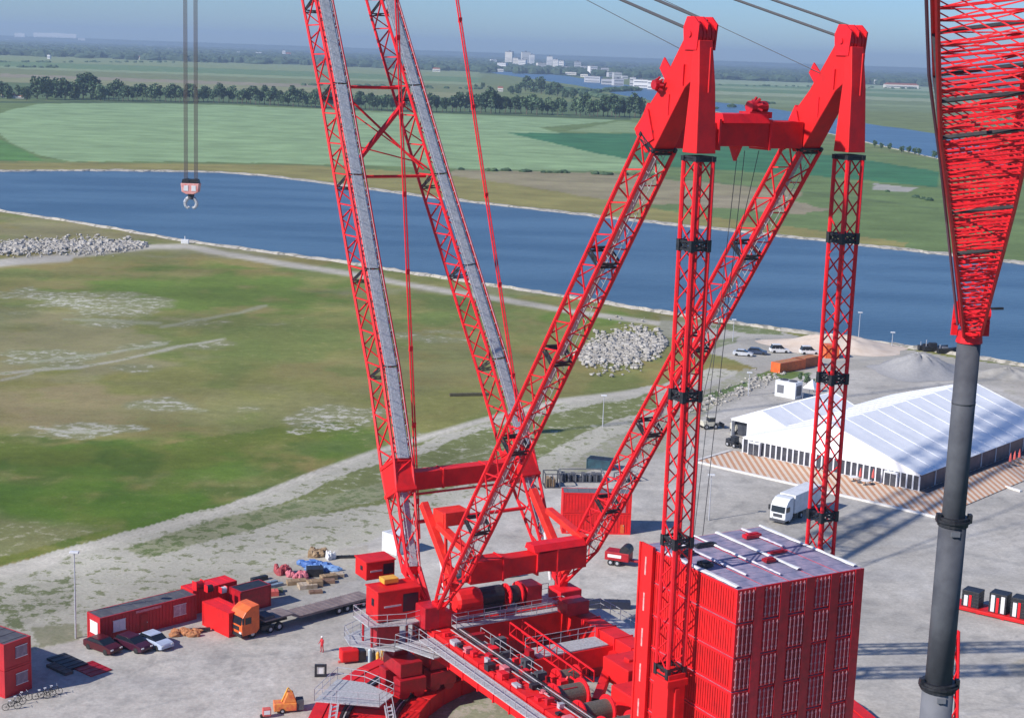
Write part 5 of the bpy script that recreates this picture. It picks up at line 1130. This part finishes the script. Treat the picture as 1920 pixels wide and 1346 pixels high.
a = MB(); a.box(1.0, 1.7, -.5, .5, .2, 1.2); a.build('tank', GREY, r); wheelset(r, -.4, .7, .25)
r = thing('welding_set', 'small pink and white welding set left of the orange compressor', 'welding set', G(500, 1344), .3); a = MB(); a.box(-.4, .4, -.3, .3, .2, .95); a.build('housing', PINK, r, bevel=.05); a = MB(); a.box(-.3, .3, -.33, -.3, .4, .8); a.build('panel', WHITE, r); a = MB(); a.tube((-.5, -.2, .15), (-.5, .2, .15), .15, 8); a.build('wheel', TYRE, r)
# bicycles in the shade of the office stack
def bicycle(label, pos, ang):
    r = thing('bicycle', label, 'bicycle', pos, ang, 'bicycles in the shade of the office units')
    for x in (-.55, .55):
        w_ = MB(); n = 16
        for k in range(n):
            t0, t1 = 2 * math.pi * k / n, 2 * math.pi * (k + 1) / n; w_.tube((x + .34 * math.cos(t0), 0, .35 + .34 * math.sin(t0)), (x + .34 * math.cos(t1), 0, .35 + .34 * math.sin(t1)), .03, 4, cap=False)
        for k in range(4): t0 = math.pi * k / 4; w_.tube((x + .33 * math.cos(t0), 0, .35 + .33 * math.sin(t0)), (x - .33 * math.cos(t0), 0, .35 - .33 * math.sin(t0)), .008, 3, cap=False)
        w_.build('wheel', TYRE, r)
    f = MB()
    for p, q in (((-.55, 0, .35), (-.15, 0, .8)), ((-.15, 0, .8), (.4, 0, .85)), ((.4, 0, .85), (0, 0, .35)), ((0, 0, .35), (-.15, 0, .8)), ((0, 0, .35), (-.55, 0, .35)), ((.55, 0, .35), (.38, 0, 1.0))): f.tube(p, q, .025, 5)
    f.build('frame', BLACK, r); s = MB(); s.box(-.28, -.04, -.08, .08, .93, 1.0); s.tube((-.16, 0, .8), (-.16, 0, .95), .02, 4); s.build('saddle', WHITE, r); h = MB(); h.tube((.36, -.3, 1.05), (.36, .3, 1.05), .02, 5); h.build('handlebar', GALV, r)
for x, y, an, lb in ((22, 1330, .4, 'leftmost dark bicycle, half cut by the picture edge'), (32, 1322, .6, 'dark bicycle second from the left against the office units'), (44, 1314, .5, 'dark bicycle at the corner of the office units'), (77, 1310, .3, 'bicycle with pale saddle standing clear of the office units'), (88, 1306, .45, 'bicycle between two others clear of the office units'), (100, 1302, .35, 'rightmost bicycle at the edge of the shade')): bicycle(lb, G(x, y), an)
# steel plates and mats on the ground
def slab(name, label, cat, px0, py0, ln, wd, ht, ang, mt, group=None):
    P = G(px0, py0); r = MB(); c, s = math.cos(ang), math.sin(ang); ex_, ey_ = Vector((c, s, 0)), Vector((-s, c, 0))
    r.frame(Vector((0, 0, ht / 2 + .01)), ex_, ey_, Z1, ln / 2, wd / 2, ht / 2)
    for k in range(max(1, int(ln))): r.frame(Vector((0, 0, ht + .03)) + ex_ * (-ln / 2 + .5 + k), ex_, ey_, Z1, .06, wd / 2 - .05, .025)
    o = r.build(name, mt, bevel=.02); o.location = P; return tag(o, label, cat, group)
slab('ground_mat', 'large dark mat on the shaded ground beyond the bicycles', 'mat', 126, 1242, 4.2, 2.2, .25, -.7, BLACK, 'mats near the bicycles')
slab('ground_mat', 'dark timber mat overlapping the shade beside the large one', 'mat', 112, 1256, 3.4, 1.0, .3, -.7, mat('dark_timber', (.07, .06, .055), (.12, .1, .08), 2, .8), 'mats near the bicycles')
slab('ground_mat', 'red steel plate on the ground left of the dark red estate car', 'mat', 172, 1254, 3.4, 2.6, .12, -.7, DRED, 'mats near the bicycles')
for i, (x, y, ln, wd, ht, an, m_, lb) in enumerate((
    (486, 1088, 2.2, .6, .5, .75, BLACK, 'black steel beam at the left end of the stored material'), (497, 1097, 3.4, .5, .35, .75, mat('blue_grey_steel', (.2, .26, .33), rough=.5), 'blue grey beam beside the black one'), (509, 1101, 3.2, .5, .35, .75, mat('blue_grey_steel', (.2, .26, .33)), 'second blue grey beam closer to the lorry'),
    (498, 1116, 3.0, 1.1, .6, .3, PINK, 'pale red bundle just behind the flatbed lorry'), (519, 1109, 1.4, .8, .4, .2, mat('olive_box', (.12, .15, .09), (.18, .2, .12), 2, .7), 'olive box between the beams and the timber'),
    (556, 1094, 2.4, 1.0, .5, .35, WOOD, 'brown timber stack under the red bundles'), (576, 1101, 2.2, 1.4, .5, .4, mat('pale_pallet', (.5, .42, .33), (.3, .22, .14), 2, .8), 'pale pallet stack nearest the flatbed'), (590, 1098, 1.8, 1.2, .7, .4, WOOD, 'brown timber stack right of the pale pallets'),
    (606, 1092, 2.8, 1.0, .4, .2, mat('rusty_steel', (.16, .09, .06), (.25, .15, .1), 2, .8), 'rusty steel stack in the middle of the stored material'), (616, 1086, 2.0, 1.0, .6, .5, WOOD, 'brown crate stack right of the blue sheets'), (632, 1080, 1.6, 1.2, .4, .3, mat('pale_pallet', (.5, .42, .33)), 'small pale pallet at the right end of the stored material'), (592, 1111, 1.6, .8, .3, .3, mat('rusty_steel', (.16, .09, .06)), 'short rusty plate in front of the timber'),
    (590, 1078, 2.0, 1.6, 1.0, .2, BLACK, 'black tank between the red bundles and the blue sheets'))):
    slab('stored_material', lb, 'material stack', x, y, ln, wd, ht, an, m_, 'stored material beyond the flatbed lorry')
def heap(name, label, cat, x, y, rx, ry, h, mt, seed, group=None, n=14):
    rr = random.Random(seed); a = MB()
    for k in range(n): a.blob((rr.uniform(-rx, rx), rr.uniform(-ry, ry), h * .35), rr.uniform(.25, .5) * rx, rr.uniform(.25, .5) * ry, rr.uniform(.4, .7) * h, .3, 7, rr)
    o = a.build(name, mt); o.location = G(x, y); return tag(o, label, cat, group)
heap('tarpaulin', 'crumpled blue sheet covering material, farther one', 'sheet', 590, 1062, 2.0, .8, .8, BLUE, 3, 'blue sheets on the stored material')
heap('tarpaulin', 'crumpled lighter blue sheet, nearer one beside the crates', 'sheet', 605, 1070, 1.8, .7, .7, mat('light_blue_tarp', (.12, .24, .5), (.2, .35, .6), 1, .6), 4, 'blue sheets on the stored material')
heap('hose_bundle', 'dark red bundle of hoses left of the blue sheets', 'bundle', 529, 1075, 1.0, .8, 1.1, mat('hose_red', (.45, .07, .08), (.3, .08, .09), 3, .7), 5, 'hose bundles')
heap('hose_bundle', 'pink bundle of hoses closer to the timber stacks', 'bundle', 555, 1084, 1.1, .8, .9, mat('hose_pink', (.6, .18, .22), (.45, .12, .16), 3, .7), 6, 'hose bundles')
heap('white_bag', 'white big bag at the far end of the stored material', 'bag', 619, 1048, .6, .5, 1.1, WHITE, 7); heap('scrap_heap', 'small brown scrap heap left of the white bag', 'heap', 600, 1042, 1.3, .8, 1.0, WOOD, 8)
slab('steel_beam', 'dark steel beam lying on the sand right of the white bag', 'beam', 648, 1046, 4.0, .35, .35, .2, BLACK); heap('scrap_heap', 'orange pile of slings at the end of the office container', 'heap', 350, 1190, 1.4, .7, .7, mat('sling_orange', (.5, .2, .08), (.3, .15, .08), 3, .8), 9); slab('steel_beam', 'short dark beam near the office container end', 'beam', 372, 1184, 2.6, .4, .4, .3, BLACK)
slab('long_trailer_bed', 'long dark trailer bed lying behind the lower cross beam', 'trailer bed', 900, 1083, 9.5, 2.4, 1.0, dirang(G(850, 1088), G(955, 1076)), GREY)
slab('long_trailer_bed', 'long dark steel girder on the yard behind the far boom foot', 'girder', 1118, 1138, 8.0, 1.0, .9, 0.0, mat('dark_blue_steel', (.02, .025, .05)))
slab('concrete_block', 'short white kerb block lying beside the terrace at the right edge', 'block', 1900, 918, 3.0, .5, .3, dirang(G(1890, 915), G(1912, 922)), CONC)
# lamp posts
def lamp(label, x, y, h, group='lamp posts'):
    r = thing('lamp_post', label, 'lamp post', G(x, y), 0, group); a = MB(); a.tube((0, 0, 0), (0, 0, h), .11, 8, .06); a.build('pole', GALV, r); a = MB(); a.box(-.5, .5, -.25, .25, h, h + .22); a.build('lamp_head', WHITE, r, bevel=.05)
lamp('tall lamp post with white head between sandy strip and the office container', 142, 1196, 9.6); lamp('lamp post standing in front of the striped terrace', 1329, 975, 6.5); lamp('slim lamp post on the quay beside the far strut', 1609, 642, 7.0); lamp('slim lamp post on the quay right of the sand pile', 1672, 652, 3.5)
lamp('thin lamp post on the dirt left of the annex marquee', 1403, 742, 4.5); lamp('thin lamp post on the sandy strip behind the near mast', 1130, 800, 5.5); lamp('thin lamp post on the gravel behind the canal track', 1374, 640, 5.0)
# mound, piles, rocks
def mound(name, label, cat, x, y, rx, ry, h, mt, seed, ang=0.0):
    a = MB(); n, mth = 34, 12; rr = random.Random(seed); ph = [rr.uniform(0, 6) for _ in range(4)]; vs = [(0, 0, h)]
    for i in range(1, mth + 1):
        for k in range(n):
            t = 2 * math.pi * k / n; q_ = i / mth; ww = 1 + .14 * math.sin(2 * t + ph[0]) + .09 * math.sin(5 * t + ph[1]) + .04 * math.sin(9 * t + ph[2])
            vs.append((rx * q_ * ww * math.cos(t), ry * q_ * ww * math.sin(t), h * .5 * (1 + math.cos(math.pi * q_)) * (1 + .12 * math.sin(7 * t + ph[3] + i)) + (.03 if i == mth else .06) + rr.uniform(-.05, .08) * (i < mth)))
    fs = [(0, 1 + k, 1 + (k + 1) % n) for k in range(n)] + [(1 + (i - 1) * n + k, 1 + i * n + k, 1 + i * n + (k + 1) % n, 1 + (i - 1) * n + (k + 1) % n) for i in range(1, mth) for k in range(n)]
    a.add(vs, fs); o = a.build(name, mt, smooth=True); o.location = G(x, y); o.rotation_euler = (0, 0, ang); return tag(o, label, cat)
mound('sand_pile', 'wide pale peach sand pile on the quay behind the far strut', 'sand pile', 1565, 650, 15, 13, 2.6, SAND, 1, -.2)
mound('gravel_pile', 'grey gravel pile behind the marquee roof', 'gravel pile', 1722, 694, 11, 12, 3.4, GRAVEL, 2)
mound('dirt_mound', 'low grey dirt mound at the right end of the quay', 'dirt mound', 1890, 705, 9, 6, 1.6, mat('dirt', (.33, .31, .27), (.42, .4, .36), .5, .95, bump=.4), 3)
def rocks(label, x0, x1, yf, dy, n, s, seed, hmax):
    rr = random.Random(seed); a = MB()
    for k in range(n):
        x = rr.uniform(x0, x1); f_ = (x - x0) / (x1 - x0); e = min(1, 4 * f_ * (1 - f_) + .15); y = yf(x) + rr.gauss(0, .52) * dy * (e + .1); P = G(x, y); q_ = s * min(2.2, rr.lognormvariate(-.25, .45))
        a.blob((P.x, P.y, q_ * .3 + rr.uniform(0, hmax) * e), q_, q_ * .8, q_ * .6, .35, 5, rr)
    return tag(a.build('rock_pile', ROCK), label, 'rock pile', kind='stuff')
rocks('long row of pale broken stone beside the canal track', -60, 275, lambda x: 466 - .02 * x, 13, 2600, .55, 1, .35)
rocks('oval heap of pale broken concrete behind the near mast', 1080, 1250, lambda x: 665 - .12 * (x - 1080), 29, 2600, .44, 2, .25)
rocks('low row of broken stone between the sandy strip and the yard', 1290, 1480, lambda x: 772 - .42 * (x - 1290), 14, 260, .34, 3, .1)
for i, (x, y) in enumerate(((1738, 662), (1752, 664), (1774, 668))):
    r = thing('work_boat', ['small dark work boat moored at the left of the quay group', 'dark work boat with a cabin in the middle of the quay group', 'small dark work boat at the right of the quay group'][i], 'boat', G(x, y - 5), .1, 'work boats at the quay')
    a = MB(); s = .85 if i == 1 else .65; a.loft([[Vector((-3.2 * s, t * s, z)) for t, z in ((-.9, 0), (.9, 0), (1.2, 1.2), (-1.2, 1.2))], [Vector((1.8 * s, t * s, z)) for t, z in ((-.9, 0), (.9, 0), (1.2, 1.3), (-1.2, 1.3))], [Vector((3.6 * s, t * s, z)) for t, z in ((-.1, .3), (.1, .3), (.15, 1.6), (-.15, 1.6))]]); a.build('hull', BLACK, r)
    a = MB(); a.box(-1.6 * s, .4 * s, -.7 * s, .7 * s, 1.0, 2.4 * s); a.build('cabin', GREYL if i == 2 else BLACK, r); a = MB(); a.tube((-2.4 * s, 0, 1), (-2.4 * s, 0, 3.2 * s), .08, 5); a.build('mast', GALV, r)
r = thing('mooring_post', 'white marker post at the canal edge near the left track', 'post', G(347, 457), 0); a = MB(); a.box(-1.2, 1.2, -.6, .6, 0, 1.4); a.build('base', WHITE, r, bevel=.05); a = MB(); a.tube((0, 0, 1.4), (0, 0, 2.4), .15, 6); a.build('post', WHITE, r)
slab('log', 'dark log lying on the grass between the boom and the near mast', 'log', 882, 742, 8.0, .8, .5, .25, mat('dark_log', (.07, .06, .035), (.1, .09, .05), 2, .9))

# ------------------------------------------------------------ trees and bushes
def crown_mesh(seed, hgt, rad, n=520, leaf=.75, low=.25):
    rr = random.Random(seed); a = MB(); lob = [(rr.uniform(-.5, .5) * rad, rr.uniform(-.5, .5) * rad, rr.uniform(low + .12, .88) * hgt, rr.uniform(.45, .75) * rad) for _ in range(9)]
    for k in range(n):
        c = rr.choice(lob); th = rr.uniform(0, 6.283); cz = rr.uniform(-1, 1); q_ = rr.uniform(.55, 1.05); s = math.sqrt(1 - cz * cz)
        p = Vector((c[0] + c[3] * q_ * s * math.cos(th), c[1] + c[3] * q_ * s * math.sin(th), max(low * hgt * .8, c[2] + c[3] * 1.15 * q_ * cz)))
        d = Vector((rr.uniform(-1, 1), rr.uniform(-1, 1), rr.uniform(-.4, 1))).normalized(); e = d.orthogonal().normalized(); g = d.cross(e); w_ = leaf * rr.uniform(.6, 1.3)
        a.add([p - e * w_ - g * w_ * .6, p + e * w_ - g * w_ * .7, p + e * w_ * .8 + g * w_ * .6, p - e * w_ * .8 + g * w_ * .7], [(0, 1, 2, 3)])
    return a
def tree_proto(seed, hgt, rad, lm, leaf=.8, n=520, low=.25):
    r = thing('tree', 'x', 'tree', (0, 0, 0)); crown_mesh(seed, hgt, rad, n, leaf, low).build('crown', lm, r)
    t = MB(); t.tube((0, 0, 0), (0, 0, hgt * .55), .045 * rad + .25, 6, .12); rr = random.Random(seed)
    for k in range(5): th = rr.uniform(0, 6.28); z = hgt * rr.uniform(.25, .5); t.tube((0, 0, z), (math.cos(th) * rad * .6, math.sin(th) * rad * .6, z + hgt * .22), .12, 4, .05)
    t.build('trunk', BARK, r); return r
TP = [tree_proto(1, 17, 4.6, LEAF[0]), tree_proto(2, 15, 4.2, LEAF[1]), tree_proto(3, 19, 5.2, LEAF[0]), tree_proto(4, 14, 4.6, LEAF[1]), tree_proto(5, 16, 3.9, LEAF[2]), tree_proto(6, 26, 10, LEAF[0], 1.3, 700, .1), tree_proto(7, 22, 9, LEAF[1], 1.3, 650, .1)]
used = set()
def plant_tree(k, x, y, s, label, group):
    o = TP[k] if k not in used else copy_tree(TP[k]); used.add(k); P = G(x, y); o.location = P; o.rotation_euler = (0, 0, rnd.uniform(0, 6.28)); q_ = s * rnd.uniform(.9, 1.1); o.scale = (q_ * rnd.uniform(.9, 1.15), q_ * rnd.uniform(.9, 1.15), q_)
    o['label'] = label; o['group'] = group
WIN = [(0, 188), (60, 190), (200, 190), (420, 194), (700, 208), (900, 213), (1180, 222), (1200, 222)]
xs = []; x = 188.0
while x < 1205:
    if not (1060 < x < 1078 or 405 < x < 409): xs.append(x)
    x += rnd.uniform(7.0, 11.0)
adj = ['deep green', 'bushy', 'slim', 'rounded', 'ragged', 'leafy']
for i, x in enumerate(xs):
    y = float(np.interp(x, [p[0] for p in WIN], [p[1] for p in WIN])); k = rnd.choice([0, 1, 2, 3, 4]); s = rnd.uniform(.85, 1.15) * (1.0 if x < 900 else 1.15)
    plant_tree(k, x, y - rnd.uniform(0, 3), s, f'{rnd.choice(adj)} tree, {ordinal(i)} from the left in the windbreak row', 'trees of the long windbreak row')
cl = [(4, 184, 5, .6), (14, 186, 6, .65), (38, 183, 6, .55), (70, 186, 5, .8), (88, 187, 5, .86), (104, 184, 6, .98), (122, 187, 5, .86), (140, 186, 6, 1.0), (156, 185, 5, .92), (170, 184, 5, .95), (182, 188, 6, .8), (50, 189, 5, .55)]
for i, (x, y, k, s) in enumerate(cl): plant_tree(k, x, y, s, f'big dark tree, {ordinal(i)} planted of the clump at the left end of the windbreak' if False else f'{["low", "low pale", "round", "tall", "tall dark", "broad", "dark", "very broad", "high", "highest", "short", "small dark"][i]} tree near the farm at the far left, {ordinal(sorted(c[0] for c in cl).index(x))} from the left edge', 'trees round the farm at the left')
gr = [(958, 178, 5, .55), (972, 176, 6, .8), (985, 172, 5, 1.0), (1000, 174, 6, 1.0), (1015, 176, 5, .95), (1030, 179, 6, .85), (1045, 181, 5, .8), (1060, 184, 6, .7), (1075, 186, 5, .6), (1090, 188, 6, .5), (1150, 196, 5, .5), (1165, 198, 6, .45), (1180, 199, 5, .45), (905, 166, 5, .4), (892, 167, 6, .35)]
for i, (x, y, k, s) in enumerate(gr): plant_tree(k, x, y, s, f'dark tree, {ordinal(sorted(c[0] for c in gr).index(x))} from the left in the wood between windbreak and town canal', 'trees of the wood before the town')
bu = [(1640, 277), (1652, 281), (1668, 284), (1690, 288), (1704, 289), (1714, 291), (1722, 293), (1752, 298), (1915, 318)]
for i, (x, y) in enumerate(bu): plant_tree(3, x, y, .38, f'small dark bush, {ordinal(i)} from the left along the right canal branch', 'bushes along the right canal branch')
for i, (x, y, s) in enumerate(((1512, 722, .17), (1525, 735, .15), (1500, 715, .13))): plant_tree(4, x, y, s, ['green bush behind the climate unit', 'green bush nearest the annex marquee roof', 'small green bush by the orange containers'][i], 'bushes behind the annex marquee')
ad_ = [(150, 170), (640, 160), (700, 142), (800, 140), (880, 150), (930, 165), (230, 112)]
# far woods: uncountable, one object of many rough crowns
a = MB(); rr = random.Random(5)
def farwood(n, x0, x1, a0, a1, s0=1.0):
    for k in range(n):
        x = rr.uniform(x0, x1); dd = rr.uniform(a0, a1); y = 98 + .035 * (x - 960) + dd; P = G(x, y)
        nn = vnoise(np.array(P.x / 500), np.array(P.y / 700), 4)
        if nn < .25: continue
        q_ = P.y / 3000 * s0; a.blob((P.x, P.y, 6), rr.uniform(14, 34) * (.4 + q_ * .6), rr.uniform(10, 20), rr.uniform(9, 15), .25, 6, rr)
farwood(900, -150, 2100, 3.5, 9, 1.2); farwood(1500, -150, 2100, 8, 22, .8); farwood(1100, -150, 930, 18, 40, .55); farwood(1200, 1200, 2100, 18, 38, .6); farwood(260, 860, 1300, 26, 40, .5)
tag(a.build('distant_woodland', mat('far_foliage', (.030, .06, .038), (.06, .10, .05), .012, .9, coord='Object')), kind='stuff', label='distant belts of dark woodland along the horizon', cat='woodland')
a = MB(); rr = random.Random(8)                    # hedges and ditches with scrub
for (x0, y0, x1, y1, n, s) in ((0, 117, 580, 118, 60, 3), (560, 160, 900, 168, 40, 3), (800, 130, 920, 128, 30, 4), (0, 126, 120, 128, 14, 4), (1340, 205, 1500, 190, 10, 3), (1340, 160, 1760, 168, 40, 3), (1060, 176, 1200, 170, 60, 5), (1000, 160, 1200, 198, 90, 4.5), (850, 318, 1250, 332, 30, 1.2), (1660, 360, 1760, 380, 8, 1)):
    for k in range(n): t = rr.random(); P = G(x0 + (x1 - x0) * t, y0 + (y1 - y0) * t + rr.uniform(-.6, .6)); q_ = s * rr.uniform(.5, 1.2); a.blob((P.x, P.y, q_ * .5), q_ * 2, q_, q_, .3, 6, rr)
tag(a.build('hedge_scrub', LEAF[0]), kind='stuff', label='low hedges and scrub along the field edges', cat='hedge')

# ------------------------------------------------------------ town, farm and far buildings
WALLS = [mat('white_render', (.82, .80, .78), rough=.7), mat('cream_render', (.70, .66, .60), rough=.7), mat('grey_render', (.50, .50, .52), rough=.7)]
BAND = mat('window_strip', (.12, .14, .17), rough=.4); RTILE = mat('red_tiles', (.36, .12, .07), (.28, .09, .06), .5, .8)
def building(name, label, x, y, wpx, hpx, mt, roofm, gable=False, group=None, dep=14, ang=0.0):
    P = G(x, y); k = (P - EYE).length / FOC; w_ = wpx * k; h = hpx * k
    r = thing(name, label, name.split('_')[-1] if name != 'apartment_block' else 'building', P, ang, group); a = MB(); a.box(-w_ / 2, w_ / 2, 0, dep, 0, h); a.build('wall', mt, r)
    a = MB()
    if gable: a.prism([(-w_ / 2 - .5, h), (w_ / 2 + .5, h), (w_ / 2, h + .6), (w_ * .42, h * 1.5), (-w_ * .42, h * 1.5)], lambda p, z, t: Vector((p, t, z)) if True else None, dep * .1, dep * .9)
    else: a.box(-w_ / 2 + .5, w_ / 2 - .5, .5, dep - .5, h, h + max(.6, h * .05)); a.box(-w_ * .1, w_ * .1, dep * .3, dep * .6, h, h + h * .12 + 1)
    a.build('roof', roofm, r); n = max(1, int(h / 6)); 
    for j in range(min(n, 6)):
        a = MB(); z0 = h * (j + .35) / n; a.box(-w_ * .44, w_ * .44, -.25, -.05, z0, z0 + h / n * .22); a.build('window', BAND, r)
    return r
tb = [(926, 118, 9, 7, 0), (940, 128, 14, 10, 0), (953, 120, 12, 20, 1), (966, 124, 9, 14, 1), (978, 126, 12, 13, 0), (986, 118, 14, 18, 1), (997, 120, 8, 16, 0), (1004, 128, 14, 6, 0), (1016, 127, 14, 9, 1), (1030, 126, 9, 18, 0), (1041, 127, 9, 14, 0), (1052, 128, 8, 13, 0), (1061, 130, 12, 6, 2), (1083, 131, 10, 14, 2), (1094, 133, 9, 9, 2), (1113, 138, 12, 13, 0), (1124, 138, 9, 8, 1), (1134, 139, 12, 11, 2), (1148, 142, 12, 7, 2), (1158, 145, 13, 9, 2), (1172, 146, 9, 5, 2), (1110, 152, 26, 9, 2), (1140, 156, 22, 8, 2), (1160, 158, 16, 10, 2), (1186, 158, 10, 12, 2), (1202, 162, 26, 12, 0), (1224, 165, 18, 13, 0), (1238, 162, 9, 8, 0), (938, 132, 10, 4, 1), (1070, 138, 18, 4, 1), (1095, 142, 12, 4, 1), (1244, 150, 9, 6, 1)]
sz = ['small', 'wide', 'tall', 'narrow', 'plain', 'low']
order = sorted(range(len(tb)), key=lambda i: tb[i][0])
for rank, i in enumerate(order):
    x, y, w_, h, c = tb[i]; d = 'tall' if h > 12 else 'low wide' if w_ > 14 else 'small'; building('apartment_block', f'{d} {["white", "cream", "grey"][c]} building, {ordinal(rank)} from the left in the distant town', x, y + 3, w_ * 1.15, h * 1.2, WALLS[c], GREYL, group='buildings of the distant town', dep=30, ang=rnd.uniform(-.3, .3))
fb = [(317, 96, 6, 5, 0, 'white house left of the hoist ropes below the horizon'), (331, 96, 6, 5, 0, 'white house closest to the hoist ropes on their left'), (448, 102, 9, 4, 0, 'small white house right of the hoist ropes'), (480, 104, 20, 5, 0, 'wide low white hall right of the hoist ropes'), (515, 107, 12, 4, 0, 'low white hall beside the pale chimney house'), (532, 108, 6, 12, 0, 'narrow tall white house nearest the near boom'), (540, 108, 10, 6, 1, 'cream house touching the near boom outline'), (91, 111, 5, 7, 0, 'lone white farmhouse in the far left fields'), (153, 78, 12, 5, 0, 'white shed just under the horizon at the left'), (1644, 158, 8, 7, 0, 'white farmhouse in the fields right of the far mast head'), (1690, 166, 62, 6, 1, 'long cream farm shed in the fields right of the far mast head'), (818, 135, 14, 5, 1, 'pale farmhouse between the far boom and the stay bar'), (262, 112, 16, 4, 1, 'pale farm behind the far left fields'), (285, 110, 10, 4, 2, 'grey farm shed behind the far left fields')]
for x, y, w_, h, c, lb in fb: building('farm_building', lb, x, y, w_, h, WALLS[c], RTILE if c else GREYL, gable=c > 0, dep=12)
for x, w_, lb in ((37, 18, 'left piece of the long white hall on the horizon'), (103, 76, 'long white hall with a pale roof on the horizon')): building('warehouse_hall', lb, x, 71, w_, 7, WALLS[0], WALLS[0], dep=60)
building('farm_house', 'red roofed farmhouse among trees at the far left edge', 14, 184, 22, 5, WALLS[1], RTILE, gable=True, dep=10); building('farm_barn', 'low farm barn with red roof right of the farmhouse at the left edge', 36, 185, 16, 3.5, WALLS[1], RTILE, gable=True, dep=12)
building('farm_barn', 'pink roofed barn between the stay bar and the near mast', 938, 172, 10, 6, WALLS[1], RTILE, gable=True, dep=12)

# ------------------------------------------------------------ the air
def haze():
    a = MB(); a.box(-9000, 9000, -60, 17000, -1.4, 170); o = a.build('haze', bpy.data.materials.new('haze_air')); M = o.data.materials[0]; M.use_nodes = True; n = M.node_tree.nodes; n.remove(n['Principled BSDF'])
    v = n.new('ShaderNodeVolumePrincipled'); v.inputs['Color'].default_value = (.62, .80, 1.0, 1); v.inputs['Density'].default_value = 0.00010; v.inputs['Anisotropy'].default_value = 0.2
    M.node_tree.links.new(v.outputs[0], n['Material Output'].inputs['Volume']); tag(o, kind='stuff', label='thin blue daylight haze over the whole plain', cat='haze')
haze()
